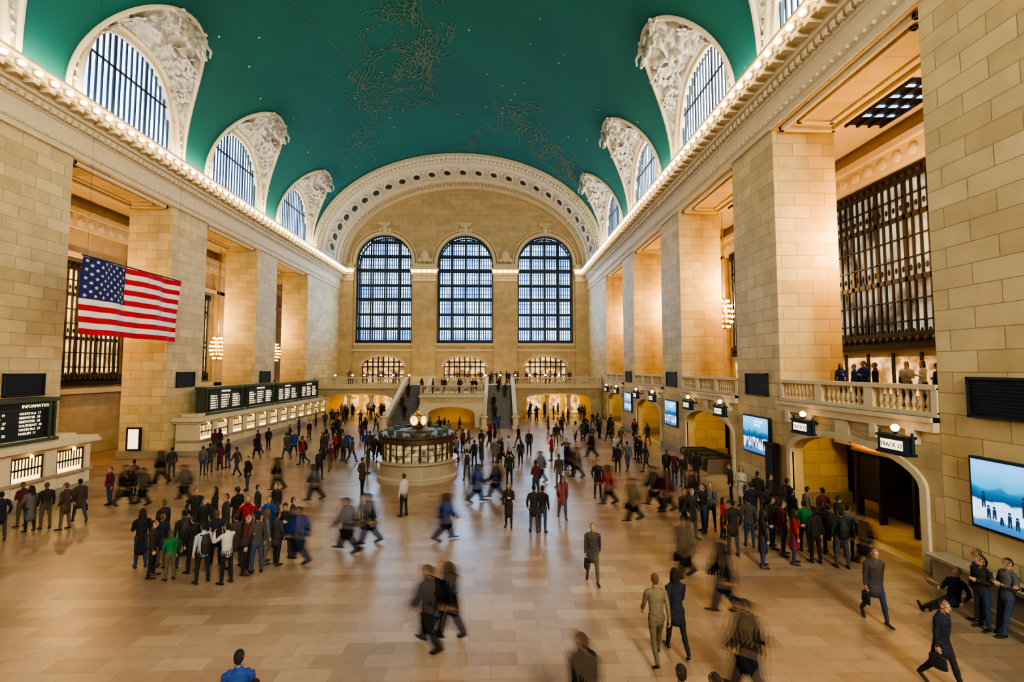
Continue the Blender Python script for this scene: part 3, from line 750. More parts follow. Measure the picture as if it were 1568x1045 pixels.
for i in range(4):
    a=pi/2*i+pi/4+.3; d=Vector((cos(a),sin(a),0)); c=Vector((0,0,3.28))+d*.415; u=Vector((-sin(a),cos(a),0)); 
    b.tube(c,c+u*.11+Vector((0,0,.11)),.012,4); b.tube(c,c+Vector((0,0,.22)),.009,4)
    for k in range(12): t=2*pi*k/12; b.tube(c+u*.21*cos(t)+Vector((0,0,.21*sin(t))),c+u*.25*cos(t)+Vector((0,0,.25*sin(t))),.011,4)
b.make('clock_hands',[M_BLK],e)

# ---------------------------------------------------------------- flag
e=empty('american_flag',(-15.9,27.5,10))
inv=Matrix.Translation(-Vector(e.location))
FY0,FY1,FZ0,FZ1=24.0,31.1,8.05,12.0
def fx(y,z): return -15.9+.13*sin((y-FY0)*1.9+z*.5)+.05*sin(y*4.3-z)
mr=mat('flag_red',(.50,.015,.03),.8); mw=mat('flag_white',(.74,.72,.72),.8); mbb=mat('flag_blue',(.015,.022,.14),.8)
b=MB(); NY,NZ=60,39
for i in range(NY):
    for j in range(NZ):
        y0=FY0+(FY1-FY0)*i/NY;y1=FY0+(FY1-FY0)*(i+1)/NY;z0=FZ0+(FZ1-FZ0)*j/NZ;z1=FZ0+(FZ1-FZ0)*(j+1)/NZ
        st=j//3
        m=2 if (i<24 and st>=6) else (0 if st%2==0 else 1)
        b.add([(fx(y0,z0),y0,z0),(fx(y1,z0),y1,z0),(fx(y1,z1),y1,z1),(fx(y0,z1),y0,z1)],[(0,1,2,3)],m)
cy1=FY0+(FY1-FY0)*.4; cz0=FZ0+(FZ1-FZ0)*6/13
for r in range(9):
    cnt=6 if r%2==0 else 5
    for k in range(cnt):
        cy=FY0+(cy1-FY0)*((k+.5)/6+(0 if cnt==6 else 1/12)); cz=cz0+(FZ1-cz0)*(r+.75)/9.5; R=.11
        for sd in (.02,-.02):
            vs=[(fx(cy,cz)+sd*1.5,cy,cz)]
            for q in range(10):
                rr=R if q%2==0 else R*.42; a=pi/2+pi*q/5; yy=cy+rr*cos(a);zz=cz+rr*sin(a); vs.append((fx(yy,zz)+sd,yy,zz))
            b.add(vs,[(0,1+q,1+(q+1)%10) for q in range(10)],1)
o=b.make('cloth',[mr,mw,mbb],e,smooth=False,recalc=False); o.matrix_parent_inverse=inv
b=MB(); b.tube((-15.9,FY0-.1,FZ1+.05),(-15.9,FY1+.1,FZ1+.05),.04,8)
for y in (FY0+.2,FY1-.2): b.tube((-15.9,y,FZ1),(-15.9,y,ZB+VH*sqrt(1-(15.9/W)**2)-.3),.005,4)
o=b.make('pole_and_wires',[M_BAR],e); o.matrix_parent_inverse=inv

# ---------------------------------------------------------------- constellations on vault
b=MB(); rn=random.Random(11)
def on_vault(x,y): return Vector((x,y,ZB+(VH-.06)*sqrt(max(0,1-(x/(W-.06))**2))))
def ribbon(pts,w):
    P=[on_vault(x,y) for x,y in pts]
    for i in range(len(P)-1):
        d=(P[i+1]-P[i]); 
        if d.length<1e-4: continue
        nrm=Vector((P[i].x/W**2,0,(P[i].z-ZB)/VH**2)).normalized(); sd=d.normalized().cross(nrm)*w
        b.add([P[i]-sd,P[i]+sd,P[i+1]+sd,P[i+1]-sd],[(0,1,2,3)])
def figure(cx,cy,sx,sy,n=9):
    for k in range(n):
        ox,oy=cx+rn.uniform(-.9,.9)*sx,cy+rn.uniform(-.9,.9)*sy; a=rn.uniform(0,6.3); pts=[];pt2=[]
        L=rn.uniform(1.2,3.0); bend=rn.uniform(-1.8,1.8); wd=rn.uniform(.12,.4)
        x,y=ox,oy
        for i in range(22):
            t=i/21; ang=a+bend*t+.5*sin(5*t+k); x+=cos(ang)*L/21; y+=sin(ang)*L/21*1.4
            wv=wd*sin(pi*t)**.5*(1+.3*sin(9*t)); pts.append((x-sin(ang)*wv,y+cos(ang)*wv)); pt2.append((x+sin(ang)*wv,y-cos(ang)*wv))
        ribbon(pts,.022); ribbon(pt2,.022)
        if k%3==0:
            sp=[]
            for i in range(20): t=i/19*7; r=.45*(1-i/24); sp.append((x+r*cos(t+a),y+r*sin(t+a)))
            ribbon(sp,.018)
    for k in range(9):
        x=cx+rn.uniform(-1,1)*sx; y=cy+rn.uniform(-1,1)*sy; p=on_vault(x,y); b.sph(p,.09,8,0,(1,1,.3))
for f in ((-6,45,3.6,3.2),(-2.2,36.5,3.0,3.8),(-3.5,41,3,2.3),(7.0,49.5,2.8,3.2),(10.8,54,2,2.4),(-1,29,2.5,3),(13.3,56,1.2,1.6)): figure(*f,n=22)
for f in ((-10.5,51,1.5,2.5),(2,55,2,1.6)): figure(*f,n=6)
for (x0,y0,x1,y1) in ((-12,24,-7,46),(-7,46,11,56)):
    ribbon([(x0+(x1-x0)*i/40+.6*sin(pi*i/40),y0+(y1-y0)*i/40) for i in range(41)],.016)
b.make('constellation_painting',[M_GSTAR])

# ---------------------------------------------------------------- chandeliers
def chandelier(x,y,z,top,sc=1.35):
    e=empty('chandelier',(x,y,z)); e.scale=(sc,sc,sc)
    b=MB(); b.tube((0,0,.8),(0,0,(top-z)/sc),.03,6)
    b.lathe((0,0,0),[(.05,-.9),(.22,-.8),(.34,-.4),(.36,.0),(.28,.45),(.15,.75),(.05,.85)],16); b.make('gilt_body',[M_GOLD],e)
    b=MB()
    for zz,r,n in ((-.78,.26,8),(-.5,.4,10),(-.2,.46,12),(.1,.46,12),(.4,.38,10),(.7,.26,8)):
        for i in range(n): a=2*pi*i/n+zz; b.sph((r*cos(a),r*sin(a),zz),.07,8)
    b.make('bulbs',[M_GLOBE],e,smooth=True)
chandelier(22.6,35.7,10.6,18.6); chandelier(23.2,47.6,10.6,18.6); chandelier(23.2,12.2,10.6,18.6)
chandelier(-23.0,47.5,8.4,18.6); chandelier(-23.0,59.5,8.4,18.6); chandelier(-23.2,24,8.4,18.6)

for i in range(12):
    x=(-16.5+i*1.9) if i<6 else (-16.5+11.2+ (i-6)*2+8.6)
    e=empty('cafe_table',(x,62.6+(i%2)*1.2,4.2))
    b=MB(); b.lathe((0,0,0),[(.3,0),(.28,.04),(.05,.08),(.05,.7),(.45,.72),(.45,.76)],14,0); b.lathe((0,0,.76),[(.06,0),(.02,.03),(.02,.42)],8,1)
    b.lathe((0,0,1.16),[(.17,0),(.09,.2)],12,2); b.make('table_and_lamp',[M_BLK,M_GOLD,M_GLOBE],e)

# ================================================================ PEOPLE
M_SKIN=mat('skin',(.42,.24,.155),.5)
def obj_mat(name,kind):
    m,nt,bs=newmat(name); N=nt.nodes; L=nt.links; oi=N.new('ShaderNodeObjectInfo'); bs.inputs['Roughness'].default_value=.85
    if kind=='color': L.new(oi.outputs['Color'],bs.inputs['Base Color'])
    else:
        cr=N.new('ShaderNodeValToRGB'); r=cr.color_ramp; r.interpolation='CONSTANT'
        cols=kind; r.elements[0].position=0; r.elements[0].color=(*cols[0],1); r.elements[1].position=1/len(cols); r.elements[1].color=(*cols[1],1)
        for i in range(2,len(cols)): q=r.elements.new(i/len(cols)); q.color=(*cols[i],1)
        L.new(oi.outputs['Random'],cr.inputs[0]); L.new(cr.outputs[0],bs.inputs['Base Color'])
    return m
M_JK=obj_mat('jacket_cloth','color')
M_TR=obj_mat('trouser_cloth',[(.010,.010,.013),(.02,.035,.08),(.02,.018,.016),(.03,.048,.095),(.010,.010,.012),(.10,.075,.045),(.014,.014,.016),(.05,.05,.055)])
M_HR=obj_mat('hair',[(.008,.006,.004),(.02,.011,.006),(.010,.008,.007),(.09,.05,.022),(.014,.009,.006)])
M_SH=mat('shoe_leather',(.015,.012,.01),.4); M_EYE=mat('eye_white',(.6,.6,.6),.3); M_IRIS=mat('eye_iris',(.02,.015,.01),.2); M_LIP=mat('lips',(.35,.12,.1),.5)
M_BAG=mat('bag_fabric',(.018,.016,.018),.7); M_SHIRT=mat('shirt_cloth',(.5,.5,.5),.8)
PM=[M_SKIN,M_HR,M_JK,M_TR,M_SH,M_SHIRT,M_BAG,M_EYE,M_IRIS,M_LIP]
SRC={}
def tlimb(b,pts,m,n=12,step=.025):
    P=[(Vector(p[0]),p[1],p[2] if len(p)>2 else p[1]) for p in pts]
    w0=(P[1][0]-P[0][0]).normalized(); w1=(P[-1][0]-P[-2][0]).normalized()
    seq=[]
    for k in range(4):
        a=pi/2*(k+.5)/4; seq.append((P[0][0]-w0*P[0][1]*cos(a),P[0][1]*sin(a),P[0][2]*sin(a),w0))
    for i in range(len(P)-1):
        L=(P[i+1][0]-P[i][0]).length; q=max(1,int(L/step)); w=(P[i+1][0]-P[i][0]).normalized()
        for k in range(q):
            t=k/q; seq.append((P[i][0].lerp(P[i+1][0],t),P[i][1]+(P[i+1][1]-P[i][1])*t,P[i][2]+(P[i+1][2]-P[i][2])*t,w))
    seq.append((*P[-1],w1))
    for k in range(4):
        a=pi/2*(k+.5)/4; seq.append((P[-1][0]+w1*P[-1][1]*sin(a),P[-1][1]*cos(a),P[-1][2]*cos(a),w1))
    vs=[];fs=[]
    for c,rx,ry,w in seq:
        u=Vector((1,0,0))-w*w.x
        if u.length<.3: u=Vector((0,1,0))-w*w.y
        u.normalize(); v=w.cross(u)
        for i in range(n): a=2*pi*i/n; vs.append(c+u*rx*cos(a)+v*ry*sin(a))
    for j in range(len(seq)-1):
        for i in range(n): k=(i+1)%n; fs.append((j*n+i,j*n+k,(j+1)*n+k,(j+1)*n+i))
    fs.append(tuple(range(n))[::-1]); fs.append(tuple((len(seq)-1)*n+i for i in range(n)))
    b.add(vs,fs,m)
def build_person(name,legs=((3,3),(-3,3)),arms=None,hair='short',coat=0,bag=None,lean=0,fem=False,headturn=(0,0),width=1.0,seated=False):
    b=MB(); hz=.93; f=.93 if fem else 1.0
    if seated: hz=.11
    hip=Vector((0,0,hz))
    for sx,lg in ((-1,legs[0]),(1,legs[1])):
        a,k=lg[:2]; sp=lg[2] if len(lg)>2 else 3
        A=math.radians(a); Kk=math.radians(a-k); s_=math.radians(sp)
        h=hip+Vector((sx*.09*f,0,-.02))
        kn=h+Vector((sx*sin(s_)*cos(A),sin(A),-cos(A)*cos(s_)))*.43
        an=kn+Vector((sx*sin(s_)*.4,sin(Kk),-cos(Kk)))*.41
        tlimb(b,[(h,.092*width,.098*width),(h.lerp(kn,.5),.078,.082),(kn,.057,.06),(kn.lerp(an,.35),.056,.06),(an+Vector((0,0,.02)),.043,.047)],3)
        fd=Vector((sx*.18,cos(math.radians(min(0,a-k)*.9)),sin(math.radians(min(0,a-k)*.9)))) 
        if seated: fd=Vector((sx*.25,.25,.95))
        fd.normalize(); up=Vector((0,0,1)) if not seated else Vector((0,-1,0))
        heel=an-fd*.05-up*.045; toe=an+fd*.17-up*.052
        tlimb(b,[(heel,.036,.034),(an+fd*.06-up*.045,.042,.036),(toe,.04,.026)],4)
    ln=math.radians(lean)
    def T(x,y,z):
        z0=z-.93; yy=y*cos(ln)+z0*sin(ln); zz=-y*sin(ln)+z0*cos(ln); return Vector((x,yy,zz+hz))
    w=width*(.92 if fem else 1)
    jm=2
    wz=.80-coat
    pts=[]
    if coat>0 and not seated: pts+=[(T(0,0,.93)+Vector((0,0,wz-.93)),.165*w+.02,.125*w+.02)]
    pts+=[(T(0,0,.90),.165*w,.118*w),(T(0,.005,1.05),.148*w,.112*w),(T(0,.01,1.2),.158*w,.12*w),(T(0,.005,1.33),.178*w,.122*w),(T(0,-.005,1.40),.165*w,.10*w),(T(0,-.01,1.44),.115*w,.078*w),(T(0,-.005,1.475),.068,.065)]
    tlimb(b,pts,jm,20)
    tlimb(b,[(T(0,0,.95),.158*w,.115*w),(T(0,0,.86),.155*w,.115*w)],3 if coat==0 else jm,18)
    tlimb(b,[(T(0,0,1.46),.066,.066),(T(0,.0,1.49),.062,.062)],jm,14)
    tlimb(b,[(T(0,0,1.44),.052,.052),(T(0,.012,1.55),.05,.054)],0,12)
    hc=T(0,.025,1.635); R=Matrix.Rotation(math.radians(headturn[0]),3,'Z')@Matrix.Rotation(math.radians(headturn[1]),3,'X')
    def H(x,y,z): return hc+R@Vector((x,y,z))
    def ell(c,r,m,n=14):
        o=len(b.v); b.sph((0,0,0),1,n,m,r)
        for i in range(o,len(b.v)): b.v[i]=tuple(H(*(Vector(b.v[i])+Vector(c))))
    ell((0,0,.015),(.073,.092,.1),0,18); ell((0,.03,-.055),(.052,.056,.062),0); ell((0,.062,-.09),(.024,.022,.022),0,10)
    tlimb(b,[(H(0,.09,.01),.010),(H(0,.106,-.022),.015)],0,8); ell((0,.078,.035),(.05,.02,.012),0,10)
    for sx in (-1,1): ell((sx*.074,-.005,-.01),(.012,.02,.032),0,8)
    if hair=='short': ell((0,-.016,.035),(.08,.094,.096),1,18); ell((0,-.05,-.01),(.07,.055,.07),1)
    elif hair=='long':
        ell((0,-.016,.032),(.084,.1,.1),1,18)
        tlimb(b,[(H(0,-.055,.03),.078,.055),(H(0,-.075,-.1),.085,.05),(H(0,-.085,-.22),.07,.035)],1,14)
        for sx in (-1,1): tlimb(b,[(H(sx*.068,-.01,.03),.03,.028),(H(sx*.08,-.0,-.14),.026,.026)],1,8)
    elif hair=='pony':
        ell((0,-.016,.034),(.08,.096,.098),1,18); tlimb(b,[(H(0,-.1,.04),.03),(H(0,-.14,-.05),.032),(H(0,-.12,-.16),.018)],1,10)
    elif hair=='hat':
        ell((0,-.01,.05),(.087,.102,.09),6,18); ell((0,-.05,-.02),(.068,.05,.06),1)
        tlimb(b,[(H(-.0,-.01,.03),.088,.105),(H(0,-.01,.045),.088,.105)],6,18)
    elif hair=='bald': ell((0,-.045,-.0),(.072,.055,.05),1)
    arms=arms or (((.16,.03,-1),(.06,.2,-1)),)*2
    hands=[]
    for sx,(u,fv) in ((-1,arms[0]),(1,arms[1])):
        u=Vector(u);u.x*=sx;u.normalize(); fv=Vector(fv);fv.x*=sx;fv.normalize()
        sh=T(sx*.178*w,-.005,1.405); el=sh+u*.285; wr=el+fv*.245
        tlimb(b,[(T(sx*.10*w,-.005,1.41),.062,.062),(sh,.062,.062),(sh.lerp(el,.5),.054,.056),(el,.048,.048),(el.lerp(wr,.4),.047,.046),(wr,.037,.037)],jm,12)
        side=Vector((sx,0,0)).cross(fv); 
        if side.length<.2: side=Vector((0,1,0)).cross(fv)
        side.normalize(); nrm=side.cross(fv).normalized()
        inn=nrm if nrm.x*sx<0 else -nrm
        tlimb(b,[(wr-fv*.01,.026,.024),(wr+fv*.03,.028,.026)],0,10)
        pc=wr+fv*.065
        for q,(o_,L) in enumerate(((-.03,.062),(-.0105,.075),(.0105,.07),(.03,.055))):
            root=wr+fv*.04+side*o_*.8; kn=pc+fv*.035+side*o_
            tlimb(b,[(root,.017),(kn,.012)],0,8,.02)
            m1=kn+(fv*.8+inn*.45).normalized()*L*.5; tip=m1+(fv*.45+inn*.8).normalized()*L*.5
            tlimb(b,[(kn,.0105),(m1,.0095),(tip,.008)],0,8,.015)
        th0=wr+fv*.03+side*(.024); th1=th0+(side*.75+fv*.6+inn*.3).normalized()*.04; th2=th1+(side*.1+fv*.9+inn*.3).normalized()*.035
        tlimb(b,[(th0,.016),(th1,.012),(th2,.0095)],0,8,.015)
        hands.append((wr+fv*.09,inn))
    if bag=='backpack':
        tlimb(b,[(T(0,-.19,1.02),.13,.085),(T(0,-.2,1.2),.14,.09),(T(0,-.18,1.36),.11,.07)],6,16)
        for sx in (-1,1): tlimb(b,[(T(sx*.1,-.1,1.43),.022,.014),(T(sx*.105,.1,1.40),.022,.014),(T(sx*.11,.125,1.25),.022,.014),(T(sx*.13,.02,1.08),.022,.014)],6,8)
    elif bag=='shoulder':
        c=T(.235*w,-.03,.93); tlimb(b,[(c,.045,.13),(c+Vector((0,0,.17)),.035,.11)],6,14)
        tlimb(b,[(c+Vector((0,.0,.2)),.012),(T(.15*w,0,1.47),.014),(c+Vector((0,-.07,.2)),.012)],6,6)
    elif bag=='hand':
        c=hands[1][0]; tlimb(b,[(c+Vector((0,0,-.12)),.04,.15),(c+Vector((0,0,-.32)),.05,.17)],6,14)
        tlimb(b,[(c+Vector((0,-.06,-.1)),.01),(c+Vector((0,0,-.0)),.01),(c+Vector((0,.06,-.1)),.01)],6,6)
    elif bag=='phone':
        c=(hands[0][0]+hands[1][0])/2+Vector((0,.02,.02)); tlimb(b,[(c+Vector((-.05,0,0)),.012,.04),(c+Vector((.05,0,0)),.012,.04)],6,8)
    zmin=min(v[2] for v in b.v)
    b.v=[(x,y,z-zmin) for x,y,z in b.v]
    kd=kdtree.KDTree(len(b.v)); vm=[0]*len(b.v)
    for fc,mm in zip(b.f,b.m):
        for i in fc: vm[i]=mm
    for i,v in enumerate(b.v): kd.insert(v,i)
    kd.balance()
    SRC[name]=(list(b.v),list(b.f),list(vm))
    o=b.make('tmp',[M_SKIN]); md=o.modifiers.new('r','REMESH'); md.mode='VOXEL'; md.voxel_size=.0095
    sm=o.modifiers.new('s','SMOOTH'); sm.factor=.5; sm.iterations=2
    dg=bpy.context.evaluated_depsgraph_get(); me=bpy.data.meshes.new_from_object(o.evaluated_get(dg)); me.name=name
    bpy.data.objects.remove(o)
    vmat=[vm[kd.find(v.co)[1]] for v in me.vertices]
    nr=[v.normal.copy() for v in me.vertices]
    for v,mm,nn in zip(me.vertices,vmat,nr):
        if mm in (2,3):
            p=v.co; v.co=p+nn*(.009*noise.noise(Vector((p.x*9,p.y*9,p.z*17)))+.005*noise.noise(p*30))
    me.materials.clear()
    for m_ in PM: me.materials.append(m_)
    me.polygons.foreach_set('material_index',[vm[kd.find(p.center)[1]] for p in me.polygons])
    me.polygons.foreach_set('use_smooth',[True]*len(me.polygons))
    e=MB()
    def ell2(c,r,m):
        o_=len(e.v); e.sph((0,0,0),1,8,m,r)
        for i in range(o_,len(e.v)): q=H(*(Vector(e.v[i])+Vector(c))); e.v[i]=(q.x,q.y,q.z-zmin)
    for sx in (-1,1): ell2((sx*.029,.079,.014),(.013,.009,.0075),7); ell2((sx*.029,.0865,.014),(.006,.004,.006),8)
    ell2((0,.088,-.055),(.022,.008,.007),9)
    bm=bmesh.new(); bm.from_mesh(me); base=[bm.verts.new(v) for v in e.v]; bm.verts.ensure_lookup_table()
    for fc,mm in zip(e.f,e.m):
        try: q=bm.faces.new([base[i] for i in fc]); q.material_index=mm; q.smooth=True
        except ValueError: pass
    bm.to_mesh(me); bm.free()
    return me
dn=((.16,.03,-1),(.06,.2,-1)); pk=((.32,-.2,-1),(-.1,.45,-.85)); ph=((.2,.2,-1),(-.45,.85,.3)); cam=((.3,.65,-.55),(-.35,.45,.85)); wf=((.12,.4,-1),(.0,.75,-1)); wb=((.14,-.45,-1),(.05,-.12,-1)); hold=((.1,-.05,-1),(.02,.05,-1)); cross=((.22,.1,-1),(-.8,.55,.15))
V={}
V['s1']=build_person('man_standing',arms=(dn,dn))
V['s2']=build_person('man_hands_in_pockets',arms=(pk,pk),legs=((6,4),(-4,2)),coat=.05)
V['s3']=build_person('woman_in_long_coat',arms=(ph,dn),hair='long',coat=.28,fem=True,headturn=(20,0))
V['s4']=build_person('person_taking_photo',arms=(cam,cam),bag='phone',headturn=(0,8))
V['s5']=build_person('man_with_backpack',arms=(dn,ph),bag='backpack',legs=((2,2,6),(-2,2,6)))
V['s6']=build_person('woman_with_shoulder_bag',arms=(cross,hold),bag='shoulder',hair='pony',fem=True,headturn=(-25,0))
V['s7']=build_person('man_in_hat',arms=(cross,cross),hair='hat',width=1.1,coat=.08,legs=((2,1,7),(-1,1,7)))
V['w1']=build_person('man_walking',arms=(wf,wb),legs=((-18,18),(23,6)),lean=4)
V['w2']=build_person('man_walking_with_bag',arms=(wb,hold),legs=((18,4),(-13,22)),bag='hand',lean=4,coat=.06)
V['w3']=build_person('woman_walking',arms=(wb,wf),legs=((17,5),(-15,20)),hair='long',fem=True,coat=.06,lean=3)
V['w4']=build_person('walker_with_backpack',arms=(wf,dn),legs=((-14,28),(17,8)),bag='backpack',lean=6,hair='hat')
V['sit']=build_person('man_seated_on_floor',seated=True,legs=((84,4,8),(80,10,10)),arms=(((.35,-.2,-1),(.1,.6,-.35)),((.3,.35,-.8),(-.35,.9,.1))),lean=-14)
V['lean']=build_person('man_leaning',arms=(ph,ph),legs=((16,4),(10,2)),lean=-6,bag='phone',headturn=(0,-18))
# long-exposure walkers: the volume each body sweeps through while walking, semi-transparent
def alpha_mats(al):
    out=[]
    for m_ in PM:
        g=m_.copy(); g.name=m_.name+'_moving'; g.node_tree.nodes['Principled BSDF'].inputs['Alpha'].default_value=al; out.append(g)
    return out
GMS=[(.04,alpha_mats(.36)),(.11,alpha_mats(.19)),(.19,alpha_mats(.12)),(.28,alpha_mats(.07))]
def swept(name,half,mats):
    v0,f0,vm=SRC[name]; n=int(math.ceil(2*half/.04))+1
    b=MB(); kd=kdtree.KDTree(len(v0)*n); idx=0
    for k in range(n):
        dy=-half+2*half*k/(n-1)
        vs=[]
        for (x,y,z) in v0:
            g=min(1,.35+z*.8); bob=.012*cos(pi*dy/max(half,.01)); q=(x,y+dy*g,z+bob*min(1,z)); vs.append(q); kd.insert(q,idx); idx+=1
        b.add(vs,f0,0)
    kd.balance(); L=len(v0)
    o=b.make('tmp',[M_SKIN],recalc=False); md=o.modifiers.new('r','REMESH'); md.mode='VOXEL'; md.voxel_size=.014
    sm=o.modifiers.new('s','SMOOTH'); sm.factor=.5; sm.iterations=3
    dg=bpy.context.evaluated_depsgraph_get(); me=bpy.data.meshes.new_from_object(o.evaluated_get(dg)); me.name=name+'_moving'
    bpy.data.objects.remove(o); me.materials.clear()
    for m_ in mats: me.materials.append(m_)
    me.polygons.foreach_set('material_index',[vm[kd.find(p.center)[1]%L] for p in me.polygons])
    me.polygons.foreach_set('use_smooth',[True]*len(me.polygons))
    return me
G={k:[swept(V[k].name.split('.')[0],h,ms) for h,ms in GMS] for k in ('w1','w2','w3')}
G['w4']=G['w1']
DK=[(.009,.009,.011),(.014,.014,.018),(.024,.018,.014),(.011,.014,.03),(.045,.034,.023),(.016,.02,.014),(.03,.03,.034),(.05,.045,.042)]
CLR={'k':None,'r':(.26,.012,.012),'g':(.01,.13,.04),'b':(.014,.045,.21),'w':(.40,.38,.35),'o':(.30,.32,.36),'t':(.15,.115,.07),'m':(.085,.012,.022),'gy':(.10,.10,.105)}
NAMES={k:v.name for k,v in V.items()}
rp=random.Random(5)
def floor_pt(u,v):
    d=717*CH/(v-565.0); return CX+(u-764)*d/717+.0, d
def put(kind,x,y,head,c='k',z=0,sc=None,blur=0):
    col=(*(CLR[c] or rp.choice(DK)),1); s=sc or rp.uniform(.95,1.05); h=math.radians(head)
    if not blur:
        o=bpy.data.objects.new(NAMES[kind],V[kind]); link(o); o.scale=(s,s,s)
    else:
        o=bpy.data.objects.new(NAMES[kind],G[kind][0]); link(o); o.scale=(s,s*(.8+.4*blur),s)
        for q_ in G[kind][1:]:
            q=bpy.data.objects.new('motion_trail',q_); link(q,o); q.color=col
    o.location=(x,y,z); o.rotation_euler=(0,0,h); o.color=col
    return o
STD=['s1','s2','s3','s4','s5','s6','s7']; WLK=['w1','w2','w3','w4']
def P(u,v,kind,head,c='k',sc=None,blur=0):
    x,y=floor_pt(u,v); x=min(x,W-.6) if y>14 else x; x=max(x,-16.2); return put(kind,x,y,head,c,0,sc,blur)
grp=[(240,853,'s3','k'),(256,872,'s1','k'),(270,858,'s2','k'),(285,875,'s6','g',.82),(300,858,'s5','k'),(316,866,'s1','k'),(332,874,'s5','o'),(346,852,'s2','k'),(362,882,'s4','w'),(380,858,'s7','k'),(394,866,'s6','m'),(409,866,'s1','k'),(422,852,'s3','gy'),(434,850,'s2','k'),(446,842,'s7','k'),(458,832,'s1','k'),(300,834,'s6','gy',.9),(330,830,'s2','k'),(360,828,'s1','k'),(395,830,'s4','r'),(425,822,'s5','b'),(272,838,'s1','k'),(318,815,'s2','k'),(345,812,'s3','k'),(378,812,'s7','k'),(408,808,'s2','k'),(433,800,'s1','k')]
for g in grp:
    P(g[0]+rp.uniform(-3,3),g[1]+rp.uniform(-4,4),g[2],rp.uniform(-70,70) if g[1]>845 else rp.uniform(60,300),g[3],g[4] if len(g)>4 else None)
for g in [(1120,850,'s2','k'),(1145,835,'s1','k'),(1165,862,'s3','k'),(1180,838,'s5','k'),(1196,848,'s2','m'),(1214,860,'s3','r'),(1230,842,'s1','g'),(1243,858,'s6','k'),(1256,846,'s2','k'),(1270,852,'s7','k'),(1286,866,'s5','k'),(1300,850,'s1','gy'),(1150,812,'s7','k'),(1172,808,'s1','k'),(1192,818,'s3','k'),(1212,815,'s2','k'),(1236,818,'s1','t'),(1262,822,'s2','m'),(1286,832,'s7','k'),(1205,800,'s5','k'),(1180,790,'s2','k'),(1158,785,'s6','k')]:
    P(g[0]+rp.uniform(-3,3),g[1]+rp.uniform(-4,4),g[2],rp.uniform(-60,60)-50,g[3])
for g in [(1045,815,'s1','k'),(1057,822,'s2','k'),(1075,812,'s6','k'),(1086,808,'s5','gy'),(1105,822,'s3','r',.85),(1045,745,'s1','k'),(1032,740,'s2','m'),(1118,768,'s1','k'),(1135,775,'s3','w'),(1065,740,'s2','k'),(1020,735,'s5','k')]:
    P(g[0],g[1],g[2],rp.uniform(0,360),g[3],g[4] if len(g)>4 else None)
for g in [(15,918,'s1','k',-60),(38,815,'s2','k',60),(12,830,'s1','k',90),(80,802,'s3','gy',70),(102,798,'s1','k',60),(130,800,'s2','k',90),(150,790,'w2','k',60),(68,795,'s6','m',80),(192,765,'s1','m',160),(226,752,'s2','k',0),(280,725,'s1','k',30),(325,722,'s1','gy',10),(335,718,'s2','k',20),(350,715,'s3','m',60),(361,712,'s1','k',90),(391,745,'s2','k',150),(375,725,'w1','k',80),(172,690,'s1','m',0),(160,688,'s3','k',0)]:
    P(g[0],g[1],g[2],g[4],g[3])
for g in [(560,752,'s2','k',-40),(568,722,'s1','k',-60),(622,785,'s1','w',60),(716,733,'s5','o',10),(727,712,'s1','k',30),(779,802,'s3','k',170),(817,810,'s2','k',0),(830,810,'s1','k',-20),(780,740,'s1','k',0),(758,712,'s2','gy',180),(797,712,'w1','k',0),(855,745,'s1','k',20),(914,760,'s2','k',180),(945,722,'s1','k',0),(960,720,'w1','gy',0),(988,722,'w3','k',90),(892,676,'s2','k',0),(820,760,'s6','m',30),(905,885,'w2','k',175),(1000,1000,'w1','t',0),(1030,990,'w3','k',0),(1335,948,'w2','k',170),(497,730,'s5','k',0),(512,718,'w1','m',30),(470,705,'s1','k',0),(447,700,'w2','k',60),(420,686,'s1','k',0),(505,692,'s3','k',30)]:
    P(*g[:3],g[4],g[3])
for g in [(731,765,'w3','b',-90,.8),(572,825,'w2','k',90,.6),(540,835,'w1','gy',80,.9),(685,820,'w3','b',-80,.9),(692,962,'w3','k',60,.3),(662,975,'w1','k',60,.3),(1045,880,'w2','t',100,.6),(1102,930,'w3','k',60,.4),(968,795,'w2','t',90,.8),(1000,775,'w1','k',60,.6),(1020,782,'w3','m',90,.6),(1322,868,'w4','k',30,.4),(490,760,'w3','gy',90,.9),(470,850,'w1','b',80,.5),(265,735,'w3','k',90,.6),(213,766,'w2','k',-90,.6),(240,765,'w1','k',90,.6),(860,790,'w3','r',180,.5),(883,730,'w2','t',60,.5),(828,735,'w4','k',60,.5),(300,760,'w1','gy',90,.8),(905,700,'w1','k',90,.6),(930,770,'w3','r',80,.6),(1060,775,'w1','k',90,.7),(760,760,'w1','k',90,.7),(435,745,'w3','k',90,.6),(870,720,'w2','k',90,.6)]:
    P(g[0],g[1],g[2],g[4],g[3],None,g[5])
put('s1',.95,7.9,10,'b'); put('s2',1.55,7.2,20,'gy'); put('s5',7.85,7.25,0,'k'); put('s2',8.3,7.1,20,'k'); put('w2',6.55,8.2,30,'k',blur=.3); put('w1',9.9,9.2,50,'k',blur=.4); put('w2',13.9,9.4,200,'k')
put('sit',16.95,12.25,97,'k'); put('lean',17.15,11.1,80,'gy'); put('s2',17.15,11.75,40,'b'); put('s5',17.2,10.5,60,'k'); put('s6',16.85,11.4,100,'k')
for i in range(110):
    v=rp.uniform(646,712); u=rp.uniform(400,1010)
    x,y=floor_pt(u,v)
    if abs(x)<7.6 and 48.3<y<62: continue
    if ((x-.35)**2+(y-28)**2)<9 or y>58 or x<-15.5: continue
    put(rp.choice(STD+WLK+WLK),x,y,rp.uniform(0,360),rp.choice('kkkkkkkrmtbw'))
